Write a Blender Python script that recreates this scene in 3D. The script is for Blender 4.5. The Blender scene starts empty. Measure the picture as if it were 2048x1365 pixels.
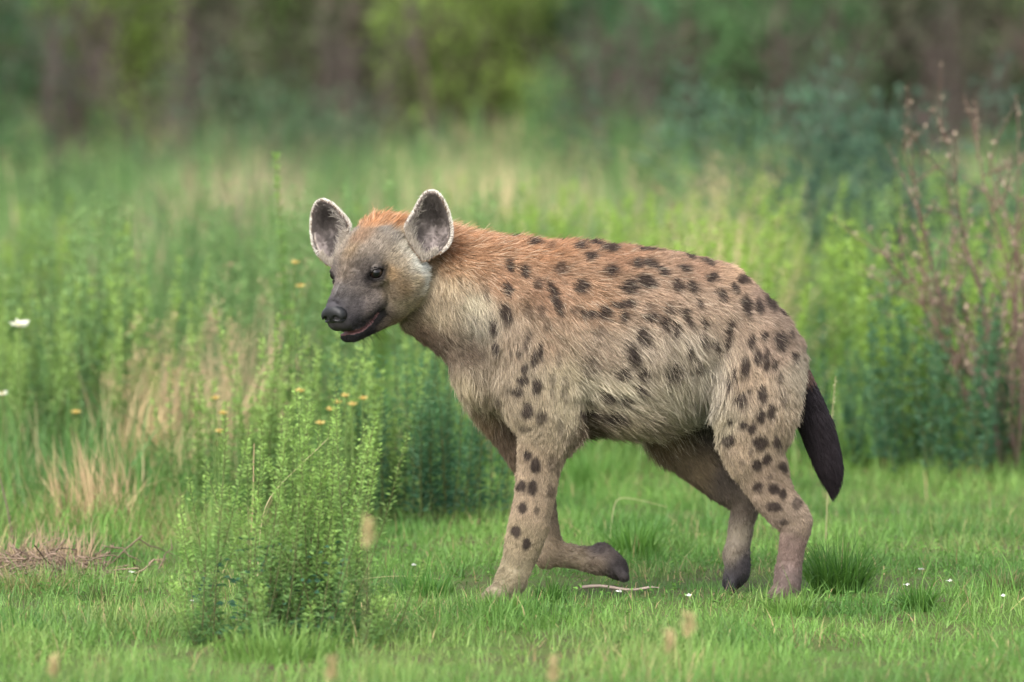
import bpy, bmesh, math, random
import numpy as np
from mathutils import Vector, Matrix

# ------------------------------------------------------------------ camera, sky, sun, exposure
SC = bpy.context.scene
COL = SC.collection
CAM_D, CAM_H, PX = 14.0, 1.25, 884.0          # camera distance (m), height (m), photo pixels per metre at the animal
HORIZON = 1200.0 - CAM_H * PX
cam = bpy.data.cameras.new('camera')
cam.sensor_width = 36.0
cam.lens = 36.0 * CAM_D * PX / 2048.0
cam.clip_start, cam.clip_end = 0.5, 2000.0
cam.dof.use_dof = True
cam.dof.focus_distance = CAM_D - 0.13
cam.dof.aperture_fstop = 3.4
cam.dof.aperture_blades = 9
cam_ob = bpy.data.objects.new('camera', cam)
cam_ob.location = (0.0, -CAM_D, CAM_H)
cam_ob.rotation_euler = (math.pi / 2 - math.atan((682.5 - HORIZON) / (PX * CAM_D)), 0, 0)
COL.objects.link(cam_ob)
SC.camera = cam_ob

SUN_EL, SUN_AZ = math.radians(46), math.radians(-150)     # high and hazy, over the photographer's left shoulder
world = bpy.data.worlds.new('World')
SC.world = world
world.use_nodes = True
wn, wl = world.node_tree.nodes, world.node_tree.links
wn.clear()
sky = wn.new('ShaderNodeTexSky'); sky.sky_type = 'NISHITA'; sky.sun_disc = False
sky.sun_elevation, sky.sun_rotation = SUN_EL, SUN_AZ
sky.air_density, sky.dust_density, sky.ozone_density = 1.0, 4.0, 1.0
hsv = wn.new('ShaderNodeHueSaturation'); hsv.inputs['Saturation'].default_value = 0.35
bg = wn.new('ShaderNodeBackground'); bg.inputs['Strength'].default_value = 0.15
wo = wn.new('ShaderNodeOutputWorld')
wl.new(sky.outputs[0], hsv.inputs['Color']); wl.new(hsv.outputs[0], bg.inputs['Color']); wl.new(bg.outputs[0], wo.inputs['Surface'])

sun = bpy.data.lights.new('sun', 'SUN')
sun.energy, sun.angle, sun.color = 0.75, math.radians(40), (1.0, 0.95, 0.87)
sun_ob = bpy.data.objects.new('sun', sun)
sdir = Vector((math.sin(SUN_AZ) * math.cos(SUN_EL), math.cos(SUN_AZ) * math.cos(SUN_EL), math.sin(SUN_EL)))
sun_ob.rotation_euler = sdir.to_track_quat('Z', 'Y').to_euler()
sun_ob.location = sdir * 30
COL.objects.link(sun_ob)

vs = SC.view_settings
vs.view_transform, vs.look, vs.gamma, vs.use_curve_mapping = 'Standard', 'None', 1.0, False
vs.exposure = 1.78
cy = SC.cycles
cy.use_denoising = True
cy.max_bounces, cy.diffuse_bounces, cy.glossy_bounces, cy.transmission_bounces, cy.transparent_max_bounces = 6, 4, 2, 4, 6

rng = np.random.default_rng(7)
random.seed(7)

# ------------------------------------------------------------------ helpers
def s2l(c):
    c = np.asarray(c, float) / 255.0
    return np.where(c <= 0.04045, c / 12.92, ((c + 0.055) / 1.055) ** 2.4)

def place(p):
    """animal drawing space (pixels of the side view, w = depth) -> metres"""
    p = np.asarray(p, float)
    y = p[..., 2] / PX
    s = (CAM_D + y) / CAM_D
    return np.stack([(p[..., 0] - 1024.0) / PX * s, y, CAM_H - (p[..., 1] - HORIZON) / PX * s], -1)

def at(u, v):
    """the spot on flat ground that shows at photo pixel (u, v)"""
    d = CAM_H * PX * CAM_D / (v - HORIZON)
    return (u - 1024.0) / (PX * CAM_D) * d, d - CAM_D

def hash3(ix, iy, iz, seed):
    h = (ix * 374761393 + iy * 668265263 + iz * 2147483647 + seed * 1274126177) & 0xFFFFFFFF
    h = ((h ^ (h >> 13)) * 1274126177) & 0xFFFFFFFF
    return ((h ^ (h >> 16)) & 0xFFFF) / 65535.0

def vnoise(p, scale, seed=0):
    """smooth value noise, 0..1"""
    q = np.asarray(p, float) / scale + 1000.0
    i = np.floor(q).astype(np.int64); f = q - i; f = f * f * (3 - 2 * f)
    r = 0
    for dx in (0, 1):
        for dy in (0, 1):
            for dz in (0, 1):
                wgt = (f[:, 0] if dx else 1 - f[:, 0]) * (f[:, 1] if dy else 1 - f[:, 1]) * (f[:, 2] if dz else 1 - f[:, 2])
                r = r + wgt * hash3(i[:, 0] + dx, i[:, 1] + dy, i[:, 2] + dz, seed)
    return r

def nrm(a):
    return a / np.maximum(np.linalg.norm(a, axis=-1, keepdims=True), 1e-9)

def mesh_obj(name, verts, faces, mat=None, parent=None, cols=None, smooth=True, data_only=False):
    me = bpy.data.meshes.new(name)
    verts = np.asarray(verts, np.float32)
    if isinstance(faces, np.ndarray):
        n, k = faces.shape
        me.vertices.add(len(verts)); me.vertices.foreach_set('co', verts.ravel())
        me.loops.add(n * k); me.loops.foreach_set('vertex_index', faces.astype(np.int32).ravel())
        me.polygons.add(n)
        me.polygons.foreach_set('loop_start', np.arange(0, n * k, k, dtype=np.int32))
        me.polygons.foreach_set('loop_total', np.full(n, k, np.int32))
        me.update(calc_edges=True)
    else:
        me.from_pydata(verts.tolist(), [], faces)
    if cols is not None:
        ca = me.color_attributes.new('col', 'FLOAT_COLOR', 'POINT')
        c4 = np.ones((len(verts), 4), np.float32); c4[:, :3] = cols
        ca.data.foreach_set('color', c4.ravel())
    me.polygons.foreach_set('use_smooth', np.full(len(me.polygons), smooth))
    if mat: me.materials.append(mat)
    if data_only: return me
    return link(name, me, parent)

def link(name, data, parent=None):
    o = bpy.data.objects.new(name, data)
    COL.objects.link(o)
    if parent is not None: o.parent = parent
    return o

def tag(o, label=None, cat=None, group=None, kind=None):
    for k, v in (('label', label), ('category', cat), ('group', group), ('kind', kind)):
        if v: o[k] = v
    return o

def empty(name, loc=(0, 0, 0), rz=0.0):
    o = bpy.data.objects.new(name, None); COL.objects.link(o)
    o.location = loc; o.rotation_euler = (0, 0, rz); o.empty_display_size = 0.1
    return o

def copy_tree(o, parent=None):
    c = o.copy(); COL.objects.link(c); c.parent = parent
    for ch in list(o.children): copy_tree(ch, c)
    return c

def attr_mat(name, rough=0.6, spec=0.3, trans=0.0, noise=0.0, nscale=30.0):
    """plain material: colour from the mesh's own pigment attribute, broken up by a noise"""
    m = bpy.data.materials.new(name); m.use_nodes = True
    nt = m.node_tree; b = nt.nodes['Principled BSDF']
    at_ = nt.nodes.new('ShaderNodeAttribute'); at_.attribute_name = 'col'
    out = at_.outputs['Color']
    if noise:
        tc = nt.nodes.new('ShaderNodeTexCoord'); nz = nt.nodes.new('ShaderNodeTexNoise')
        nz.inputs['Scale'].default_value = nscale; nz.inputs['Detail'].default_value = 4
        mr = nt.nodes.new('ShaderNodeMapRange'); mr.inputs['From Min'].default_value = 0.3; mr.inputs['From Max'].default_value = 0.7
        mr.inputs['To Min'].default_value = 1 - noise; mr.inputs['To Max'].default_value = 1 + noise
        mx = nt.nodes.new('ShaderNodeMix'); mx.data_type = 'RGBA'; mx.blend_type = 'MULTIPLY'; mx.inputs['Factor'].default_value = 1.0
        nt.links.new(tc.outputs['Object'], nz.inputs['Vector']); nt.links.new(nz.outputs['Fac'], mr.inputs['Value'])
        nt.links.new(out, mx.inputs['A']); nt.links.new(mr.outputs['Result'], mx.inputs['B']); out = mx.outputs['Result']
    nt.links.new(out, b.inputs['Base Color'])
    b.inputs['Roughness'].default_value = rough; b.inputs['Specular IOR Level'].default_value = spec
    if trans:
        tr = nt.nodes.new('ShaderNodeBsdfTranslucent'); ms = nt.nodes.new('ShaderNodeMixShader'); ms.inputs[0].default_value = trans
        nt.links.new(out, tr.inputs['Color']); nt.links.new(b.outputs[0], ms.inputs[1]); nt.links.new(tr.outputs[0], ms.inputs[2])
        nt.links.new(ms.outputs[0], nt.nodes['Material Output'].inputs['Surface'])
    return m

def flat_mat(name, col, rough=0.5, spec=0.5, bump=0.0, bscale=200.0, coat=0.0):
    m = bpy.data.materials.new(name); m.use_nodes = True
    nt = m.node_tree; b = nt.nodes['Principled BSDF']
    tc = nt.nodes.new('ShaderNodeTexCoord'); nz = nt.nodes.new('ShaderNodeTexNoise')
    nz.inputs['Scale'].default_value = bscale; nz.inputs['Detail'].default_value = 5
    rp = nt.nodes.new('ShaderNodeValToRGB')
    rp.color_ramp.elements[0].position, rp.color_ramp.elements[1].position = 0.3, 0.7
    rp.color_ramp.elements[0].color = (*[c * 0.75 for c in col], 1); rp.color_ramp.elements[1].color = (*[min(1, c * 1.2) for c in col], 1)
    nt.links.new(tc.outputs['Object'], nz.inputs['Vector']); nt.links.new(nz.outputs['Fac'], rp.inputs['Fac']); nt.links.new(rp.outputs['Color'], b.inputs['Base Color'])
    b.inputs['Roughness'].default_value = rough; b.inputs['Specular IOR Level'].default_value = spec; b.inputs['Coat Weight'].default_value = coat
    if bump:
        bp = nt.nodes.new('ShaderNodeBump'); bp.inputs['Strength'].default_value = bump; bp.inputs['Distance'].default_value = 0.002
        nt.links.new(nz.outputs['Fac'], bp.inputs['Height']); nt.links.new(bp.outputs['Normal'], b.inputs['Normal'])
    return m
# ------------------------------------------------------------------ the hyena: one continuous skin from blended volumes
def surface_nets(fn, xs, ys, zs, block=4):
    nx, ny, nz = len(xs), len(ys), len(zs)
    F = np.full((nx, ny, nz), 1e3, np.float32)
    ci, cj, ck = (np.arange(0, n, block) for n in (nx, ny, nz))
    A, B, C = np.meshgrid(xs[ci], ys[cj], zs[ck], indexing='ij')
    coarse = fn(np.stack([A.ravel(), B.ravel(), C.ravel()], 1)).reshape(A.shape)
    F[:] = np.repeat(np.repeat(np.repeat(coarse, block, 0), block, 1), block, 2)[:nx, :ny, :nz]
    def span(a, c):
        e = np.append(c[1:], len(a) - 1); return a[e] - a[c]
    diag = np.sqrt(span(xs, ci)[:, None, None] ** 2 + span(ys, cj)[None, :, None] ** 2 + span(zs, ck)[None, None, :] ** 2)
    act = np.abs(coarse) < diag * 1.5 + 2
    m = np.repeat(np.repeat(np.repeat(act, block, 0), block, 1), block, 2)[:nx, :ny, :nz]
    I = np.nonzero(m)
    P = np.stack([xs[I[0]], ys[I[1]], zs[I[2]]], 1)
    out = np.empty(len(P), np.float32)
    for s in range(0, len(P), 400000): out[s:s + 400000] = fn(P[s:s + 400000])
    F[I] = out
    S = F < 0
    cnt = np.zeros((nx - 1, ny - 1, nz - 1), np.int8)
    offs = [(a, b, c) for a in (0, 1) for b in (0, 1) for c in (0, 1)]
    for a, b, c in offs: cnt += S[a:nx - 1 + a, b:ny - 1 + b, c:nz - 1 + c]
    I = np.nonzero((cnt > 0) & (cnt < 8)); N = len(I[0])
    idx = np.full(cnt.shape, -1, np.int64); idx[I] = np.arange(N)
    vals = np.stack([F[I[0] + a, I[1] + b, I[2] + c] for a, b, c in offs], 1)
    pos = np.stack([np.stack([xs[I[0] + a], ys[I[1] + b], zs[I[2] + c]], 1) for a, b, c in offs], 1)
    acc = np.zeros((N, 3)); num = np.zeros(N)
    for i in range(8):
        for j in range(i + 1, 8):
            if sum(abs(offs[i][k] - offs[j][k]) for k in range(3)) != 1: continue
            cr = (vals[:, i] < 0) != (vals[:, j] < 0)
            t = vals[:, i] / np.where(cr, vals[:, i] - vals[:, j], 1)
            acc += np.where(cr[:, None], pos[:, i] + t[:, None] * (pos[:, j] - pos[:, i]), 0); num += cr
    V = acc / num[:, None]
    Q = []
    for ax in range(3):
        lo = [slice(1, -1)] * 3; hi = [slice(1, -1)] * 3
        lo[ax] = slice(0, -1); hi[ax] = slice(1, None)
        s0, s1 = S[tuple(lo)], S[tuple(hi)]
        E = list(np.nonzero(s0 != s1)); flip = s0[tuple(E)]
        o = [1, 1, 1]; o[ax] = 0
        E = [E[k] + o[k] for k in range(3)]
        b, c = (ax + 1) % 3, (ax + 2) % 3
        def cell(db, dc):
            q = [e.copy() for e in E]; q[b] -= db; q[c] -= dc
            return idx[q[0], q[1], q[2]]
        q = np.stack([cell(1, 1), cell(0, 1), cell(0, 0), cell(1, 0)], 1)
        q = q[(q >= 0).all(1)] if (q < 0).any() else q
        f = flip[:len(q)]
        q[~f] = q[~f][:, ::-1]
        Q.append(q)
    return V, np.concatenate(Q)

def grad(fn, P, e=0.6):
    f0 = fn(P); g = np.empty((len(P), 3))
    for k in range(3):
        d = np.zeros(3); d[k] = e
        g[:, k] = (fn(P + d) - f0) / e
    return f0, g

def tighten(fn, V, n=3, lim=2.0):
    for _ in range(n):
        f, g = grad(fn, V)
        st = f / np.maximum((g * g).sum(1), 0.05)
        V = V - np.clip(st, -lim, lim)[:, None] * g
    return V, nrm(grad(fn, V)[1])

def smin(a, b, k):
    h = np.clip(0.5 + 0.5 * (b - a) / k, 0, 1)
    return b + (a - b) * h - k * h * (1 - h)
def smax(a, b, k): return -smin(-a, -b, k)

def cone(P, a, b, ra, rb, sw=1.0):
    """tapered limb between two joints, squashed sideways by sw"""
    a = np.asarray(a, float); b = np.asarray(b, float)
    ba = b - a
    t = np.clip(((P - a) @ ba) / (ba @ ba), 0, 1)
    d = P - a - t[:, None] * ba
    if sw != 1.0:
        d = d * np.array([1, 1, 1.0 / sw])
    return np.sqrt((d * d).sum(1)) - (ra + (rb - ra) * t)
def ell(P, c, r, rot=None):
    d = P - np.asarray(c, float)
    if rot is not None: d = d @ rot
    r = np.asarray(r, float)
    k0 = np.sqrt(((d / r) ** 2).sum(1)); k1 = np.sqrt(((d / r ** 2) ** 2).sum(1))
    return k0 * (k0 - 1) / np.maximum(k1, 1e-6)

# torso and neck: station, top, bottom, half width, sideways centre
TORSO = np.array([
    [800, 486, 650, 46, 10], [830, 476, 672, 50, 10], [870, 469, 700, 62, 6], [910, 470, 724, 86, 0], [950, 474, 752, 94, 0], [985, 478, 796, 106, 0],
    [1020, 482, 834, 120, 0], [1060, 483, 856, 132, 0], [1100, 484, 862, 140, 0], [1150, 485, 864, 147, 0], [1200, 488, 866, 152, 0],
    [1250, 494, 870, 154, 0], [1300, 500, 866, 152, 0], [1350, 507, 848, 146, 0], [1400, 517, 824, 138, 0], [1440, 528, 800, 130, 0],
    [1475, 541, 782, 122, 0], [1510, 570, 770, 110, 0], [1545, 606, 765, 92, 0], [1575, 642, 762, 70, 0], [1596, 678, 752, 40, 0]], float)
def loft(P):
    u = np.clip(P[:, 0], TORSO[0, 0], TORSO[-1, 0])
    top, bot, hw, wc = (np.interp(u, TORSO[:, 0], TORSO[:, k]) for k in (1, 2, 3, 4))
    a = (bot - top) / 2; c = (bot + top) / 2
    y = (P[:, 1] - c) / a
    hw = hw * (1 - 0.20 * np.clip(-y, 0, 1) ** 2 * (u > 900) - 0.12 * np.clip(y, 0, 1))
    x = (P[:, 2] - wc) / hw
    rho = (np.abs(x) ** 2.15 + np.abs(y) ** 2.15) ** (1 / 2.15)
    f = (rho - 1) * np.minimum(a, hw) * 0.9
    e = np.maximum(P[:, 0] - TORSO[-1, 0], TORSO[0, 0] - P[:, 0])
    return smax(f, e, 14.0)

# head frame: turned towards the camera, nose lowered, slight roll
YAW, PITCH, ROLL = math.radians(38), math.radians(30), math.radians(2.5)
_Fh = np.array([-math.sin(YAW), 0, -math.cos(YAW)])                 # (u, v, w) ; v grows downwards
_F = math.cos(PITCH) * _Fh + math.sin(PITCH) * np.array([0, 1.0, 0])
_U = -math.cos(PITCH) * np.array([0, 1.0, 0]) + math.sin(PITCH) * _Fh
_L = np.array([math.cos(YAW), 0, -math.sin(YAW)])
_L, _U = math.cos(ROLL) * _L + math.sin(ROLL) * _U, math.cos(ROLL) * _U - math.sin(ROLL) * _L
HEAD_R = np.stack([_F, _L, _U], 1)
HEAD_O = np.array([710.0, 551.0, -92.0])
def to_head(P): return (P - HEAD_O) @ HEAD_R
def from_head(q): return np.asarray(q, float) @ HEAD_R.T + HEAD_O

EYE = np.array([-6.0, 48.5, 2.0])
EYE_D = nrm(np.array([0.52, 0.85, 0.05])); EYE_T = nrm(np.array([0.85, -0.52, 0.0]))
def head_sdf(P):
    q = to_head(P)
    s = q.copy(); s[:, 1] = np.abs(s[:, 1])
    f = ell(s, (-82, 0, 1), (82, 76, 60))                            # brain case
    f = smin(f, ell(s, (-22, 0, 8), (46, 58, 40)), 22)               # forehead
    f = smin(f, ell(s, (-68, 56, -46), (54, 45, 54)), 22)            # cheek
    f = smin(f, ell(s, (-48, 36, -84), (54, 36, 34)), 20)            # jaw muscle
    f = smin(f, cone(s, (-10, 0, -20), (84, 0, -44), 43, 27, 1.0), 20)   # muzzle
    f = smin(f, cone(s, (0, 0, 0), (92, 0, -25), 28, 17), 16)        # bridge of the nose
    f = smin(f, cone(s, (10, 31, -52), (88, 11, -56), 24, 18), 12)   # upper lip
    f = smin(f, ell(s, (-8, 46, -14), (16, 17, 7)), 10)               # lower rim of the eye
    jaw = smin(cone(s, (-40, 20, -98), (78, 8, -92), 32, 13), cone(s, (-60, 0, -90), (66, 0, -90), 36, 17), 14)
    f = smin(f, jaw, 9)
    # mouth: a curved slit from the chin back to the corner
    line = np.interp(s[:, 0], [0, 10, 26, 44, 58, 70, 88, 105], [-76, -79.5, -84, -87.5, -89, -88.5, -83, -75])
    slit = np.abs(s[:, 2] - line) - np.interp(s[:, 0], [5, 20, 45, 75, 100], [0.4, 1.3, 2.5, 2.7, 2.0])
    slit = smax(slit, 4.0 - s[:, 0], 4)
    slit = smax(slit, -(f + 13), 3)
    f = smax(f, -slit, 2.5)
    e = s - EYE                                                      # eye socket with lids round an almond opening
    r = np.sqrt((e * e).sum(1))
    f = smax(f, -(r - 15.5), 3)
    t, uu = e @ EYE_T, e[:, 2] + 1.0 - 0.10 * (e @ EYE_T)
    opening = (np.abs(uu) / np.maximum(9.8 * (1 - (t / 18) ** 2), 0.4) - 1) * 5
    opening = smax(opening, -(e @ EYE_D), 2)
    f = smin(f, smax(np.abs(r - 16.0) - 1.5, -opening, 1.2), 5.0)
    return f

LIMBS = [   # joints with radii, sideways squash, blend
    # near fore leg
    ([(1080, 655, -94, 88), (1092, 760, -106, 76), (1108, 845, -102, 53)], 0.62, 18),
    ([(1060, 770, -92, 66), (1092, 850, -96, 58), (1080, 925, -92, 42), (1068, 1000, -90, 38), (1052, 1072, -88, 37), (1040, 1115, -88, 31), (1022, 1165, -88, 28)], 0.70, 24),
    ([(1022, 1165, -88, 27), (1008, 1188, -88, 25), (984, 1196, -88, 18)], 1.15, 12),
    # far fore leg, lifted and folded at the wrist
    ([(1036, 660, 88, 86), (1010, 760, 92, 70), (1030, 830, 90, 52)], 0.62, 34),
    ([(975, 790, 70, 44), (1040, 880, 84, 44), (1072, 960, 82, 32), (1090, 1050, 80, 25), (1100, 1104, 80, 25)], 0.75, 24),
    ([(1102, 1108, 80, 25), (1150, 1116, 80, 22), (1196, 1126, 80, 24)], 0.8, 10),
    ([(1196, 1126, 80, 22), (1222, 1130, 80, 24), (1240, 1146, 80, 17)], 1.1, 10),
    ([(1184, 1112, 80, 13), (1204, 1104, 80, 15), (1222, 1116, 80, 14)], 1.0, 7),
    ([(1098, 1092, 80, 20), (1092, 1118, 80, 21)], 0.85, 8),
    # near hind leg
    ([(1508, 712, -66, 84), (1518, 760, -92, 84), (1512, 840, -98, 72)], 0.62, 36),
    ([(1512, 830, -98, 74), (1506, 890, -98, 62), (1528, 950, -94, 47), (1556, 1005, -92, 38), (1590, 1048, -92, 31), (1586, 1092, -92, 24), (1578, 1150, -92, 23)], 0.68, 20),
    ([(1560, 1000, -92, 26), (1604, 1040, -92, 15)], 0.8, 16),
    ([(1578, 1150, -92, 23), (1574, 1184, -92, 25), (1556, 1196, -92, 18)], 1.1, 12),
    # far hind leg, shin swinging forward
    ([(1490, 680, 70, 86), (1420, 780, 92, 82), (1358, 862, 94, 58)], 0.60, 36),
    ([(1352, 868, 94, 56), (1398, 915, 92, 50), (1450, 965, 90, 40), (1488, 1008, 90, 27), (1482, 1060, 90, 23), (1474, 1110, 90, 23)], 0.72, 20),
    ([(1474, 1110, 90, 23), (1476, 1145, 90, 23), (1464, 1166, 90, 16)], 1.1, 12),
    # tail bone
    ([(1575, 700, 0, 34), (1598, 760, 0, 17), (1618, 830, 0, 12), (1640, 900, 0, 8)], 1.0, 14),
]
def fair(j, n=4):
    """Catmull-Rom through the joints so that limbs swell and taper evenly"""
    j = np.array(j, float); q = np.vstack([2 * j[0] - j[1], j, 2 * j[-1] - j[-2]]); out = []
    for i in range(1, len(q) - 2):
        for t in np.arange(n) / n:
            out.append(0.5 * (2 * q[i] + (q[i + 1] - q[i - 1]) * t + (2 * q[i - 1] - 5 * q[i] + 4 * q[i + 1] - q[i + 2]) * t ** 2 + (3 * q[i] - q[i - 1] - 3 * q[i + 1] + q[i + 2]) * t ** 3))
    return np.vstack(out + [q[-2]])
LIMBS = [(fair(j), sw, k) for j, sw, k in LIMBS]
TOES = [((1008, 1190, -88), (968, 1199, -88), 9.5, (-24, -8, 9, 25)), ((1574, 1188, -92), (1545, 1199, -92), 9, (-21, -7, 8, 22)),
        ((1228, 1134, 80), (1248, 1156, 80), 9.5, (-24, -8, 9, 25)), ((1474, 1150, 90), (1462, 1178, 90), 9, (-21, -7, 8, 22))]

def body_sdf(P):
    P = np.asarray(P, float)
    f = loft(P)
    f = smin(f, ell(P, (1060, 690, 0), (110, 150, 128)), 30)          # chest
    f = smin(f, ell(P, (962, 742, 0), (52, 66, 70)), 36)              # breast
    for joints, sw, k in LIMBS:
        lo = np.min([j[:3] - j[3] * 1.3 for j in joints], 0) - k - 4
        hi = np.max([j[:3] + j[3] * 1.3 for j in joints], 0) + k + 4
        m = ((P >= lo) & (P <= hi)).all(1)
        if not m.any(): continue
        Q = P[m]; g = None
        for a, b in zip(joints[:-1], joints[1:]):
            c = cone(Q, a[:3], b[:3], a[3], b[3], sw)
            g = c if g is None else smin(g, c, 5)
        f[m] = smin(f[m], g, k)
    for a, b, r, ls in TOES:
        for l in ls:
            d = np.array([0, 0, l])
            m = (np.abs(P - (np.array(a) + d)) < 60).all(1)
            if m.any(): f[m] = smin(f[m], cone(P[m], np.array(a) + d * 0.7, np.array(b) + d, r + 2, r), 4)
    m = (P[:, 0] < 900) & (P[:, 1] < 730)
    if m.any(): f[m] = smin(f[m], head_sdf(P[m]), 14)
    return f

def axis_steps(*segs):
    out = []
    for a, b, st in segs:
        n = max(1, int(round((b - a) / st))); out.append(np.linspace(a, b, n, endpoint=False))
    return np.concatenate(out + [np.array([segs[-1][1]])])
XS = axis_steps((632, 800, 2.3), (800, 880, 3.5), (880, 1670, 5.2))
YS = axis_steps((425, 700, 2.6), (700, 1225, 5.2))
ZS = axis_steps((-205, -60, 3.2), (-60, 60, 4.0), (60, 190, 5.2))
BV, BF = surface_nets(body_sdf, XS, YS, ZS)
BV, BN = tighten(body_sdf, BV)

# ---- ears: dished shells, outline in the side view, each on its own tilted plane
def ear_shell(outline, centre, normal, bowl, thick):
    """returns points (px space), faces, inner flag, rim weight"""
    n = np.asarray(normal, float); n = n / np.linalg.norm(n)
    c = np.asarray(centre, float)
    o = np.asarray(outline, float)
    k = 40                                                      # resample the closed outline smoothly
    cl = np.vstack([o, o[:1]]); L = np.r_[0, np.cumsum(np.linalg.norm(np.diff(cl, axis=0), axis=1))]
    t = np.linspace(0, L[-1], k, endpoint=False)
    o = np.stack([np.interp(t, L, cl[:, i]) for i in (0, 1)], 1)
    for _ in range(1): o = 0.25 * np.roll(o, 1, 0) + 0.5 * o + 0.25 * np.roll(o, -1, 0)
    ctr = np.array([c[0], c[1]])
    rings, pts, rad = 9, [], []
    def on_plane(uv, off):
        w = c[2] - ((uv[:, 0] - c[0]) * n[0] + (uv[:, 1] - c[1]) * n[1]) / n[2]
        return np.column_stack([uv, w]) - n * off[:, None]
    for side in (0, 1):
        for r in range(rings, -1, -1) if side == 0 else range(0, rings + 1):
            q = r / rings
            uv = ctr + (o - ctr) * (q if side == 0 else q * 1.0)
            dep = bowl * (1 - q ** 2.2) + (0 if side == 0 else thick * (1 - q ** 6) + 1.2)
            pts.append(on_plane(uv, np.full(k, dep))); rad.append(np.full(k, q + 2 * side))
    V = np.concatenate(pts); R = np.concatenate(rad)
    nr = 2 * (rings + 1)
    # order: front rim -> front centre, back centre -> back rim ; close at rim
    F = []
    for r in range(nr):
        r2 = (r + 1) % nr
        if r == rings: continue
        a = r * k + np.arange(k); b = r2 * k + np.arange(k)
        F.append(np.stack([a, np.roll(a, -1), np.roll(b, -1), b], 1))
    return V, np.concatenate(F), R
EAR_NEAR = dict(outline=[(813, 458), (822, 443), (832, 424), (841, 404), (849, 392), (860, 386), (872, 389), (882, 400), (891, 420), (897, 444), (899, 468), (894, 486), (880, 500), (864, 510), (848, 521), (840, 508), (830, 492), (820, 476)],
                centre=(860, 458, -98), normal=(-0.30, 0.02, -0.95), bowl=20, thick=9)
EAR_FAR = dict(outline=[(697, 452), (690, 442), (678, 428), (664, 413), (652, 405), (641, 404), (631, 414), (626, 434), (626, 462), (631, 490), (642, 512), (656, 525), (666, 532), (674, 514), (683, 490), (690, 470)],
               centre=(656, 466, 8), normal=(-0.42, 0.02, -0.90), bowl=18, thick=9)
# ------------------------------------------------------------------ coat: pigment, spots, lie of the hair
def crop_spots(x0, y0, sc, rows): return [(x0 + r[0] / sc, y0 + r[1] / sc, r[2] / sc, r[3] / sc, r[4] if len(r) > 4 else 0, r[5] if len(r) > 5 else 1.0) for r in rows]
SPOTS = crop_spots(880, 420, 2.843, [
    (385,310,22,38,-20),(475,345,24,38,-20),(380,450,24,40,-15),(370,585,32,50,-10),(305,668,20,36,-10),(262,465,14,36,0,.6),(550,415,22,30,-20,.8),(500,565,28,32,0,.5),(620,440,16,40,-20),(655,520,22,70,-20),
    (685,330,36,30,0,.8),(845,262,32,24),(790,205,30,18),(880,190,40,12),(960,212,50,22),(525,185,36,16),(620,205,24,14,0,.5),(965,340,36,30),(800,430,36,36),(1075,435,36,36),(1160,395,40,30),(1110,300,30,22,0,.7),(1040,535,60,20),(835,590,40,22),
    (930,585,35,40),(1040,605,30,28),(765,560,30,20,0,.6),(895,680,30,30,0,.6),(1090,825,36,60),(1030,925,36,30),(850,880,40,60,0,.6),(1140,700,25,40),(570,800,18,45),(535,850,18,45),(500,720,16,30,0,.7),(490,760,14,30,0,.7),(450,800,18,24,0,.8),
    (405,800,12,18,0,.6),(480,895,22,26),(545,995,22,42),(470,965,28,26),(440,1030,30,24),(395,1020,20,20,0,.6),(320,785,24,34),(495,1140,34,34),(580,1175,26,36,0,.8),(320,1080,20,25,0,.6),(705,1010,18,70,0,.4),(640,960,16,30,0,.5),(670,840,14,40,0,.6),
    (635,1040,12,30,0,.5),(945,1065,36,22),(1045,1085,34,24),(865,1095,25,15,0,.7),(985,1180,60,26),(840,1160,50,18),(490,1240,36,22,0,.6),(680,1225,14,40,0,.4),(1180,210,60,20),(1175,300,30,20),(1160,930,30,30),(1135,1020,25,25),(575,570,16,36,0,.6),(600,650,20,40,0,.5),(1180,545,20,20,0,.7)])
SPOTS += crop_spots(1250, 440, 2.967, [
    (155,155,80,18,8),(60,260,28,30),(140,258,40,22,15),(210,300,40,22,40),(130,365,50,35,20),(35,405,40,34),(20,490,35,22),(305,385,30,42,-30),(390,390,24,42,-25),(345,285,36,20,30),(380,200,40,22,25),(480,245,36,20,20),(510,340,30,24),
    (440,500,20,28,-30),(350,545,22,28),(260,520,25,30,0,.8),(380,600,20,30,-40),(475,612,16,24),(300,650,22,36),(230,605,28,36),(150,570,40,25),(110,690,30,45),(465,705,18,36,-10),(385,785,20,30),(532,735,12,36),(110,915,40,25),(300,890,30,40),
    (260,925,25,25),(430,860,15,30),(565,445,24,34,-25),(645,400,24,36,-20),(700,350,28,34,-30),(720,510,30,56,-15),(795,512,22,42,-10),(860,485,26,50,-25),(935,520,20,40,-35),(625,640,22,50,12),(610,720,16,50,10),(830,685,22,24),(750,720,20,40),
    (925,720,36,50),(985,670,12,30),(1005,800,14,28),(785,810,26,44),(840,820,20,60),(715,870,24,50),(885,860,14,24),(650,900,14,28),(615,960,12,40),(915,930,18,30,0,.7),(820,1025,24,44),(690,1065,26,36),(735,1020,16,24,0,.7),(940,1050,14,30,0,.6),
    (870,1130,24,40),(805,1160,26,34),(700,1215,22,28),(755,1232,24,32),(630,1195,12,16),(620,1305,36,34),(800,1320,36,40),(905,1325,22,32)])
SPOTS += crop_spots(1280, 820, 3.33, [(785,365,36,34),(850,325,28,34),(955,380,22,34,-20),(860,450,18,20,0,.6),(790,510,32,32),(890,530,32,34),(950,555,24,34),(895,655,44,28),(1050,630,28,36,0,.8),(960,750,28,20,0,.8),(680,340,20,20,0,.6),(740,280,14,20,0,.6)])
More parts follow.
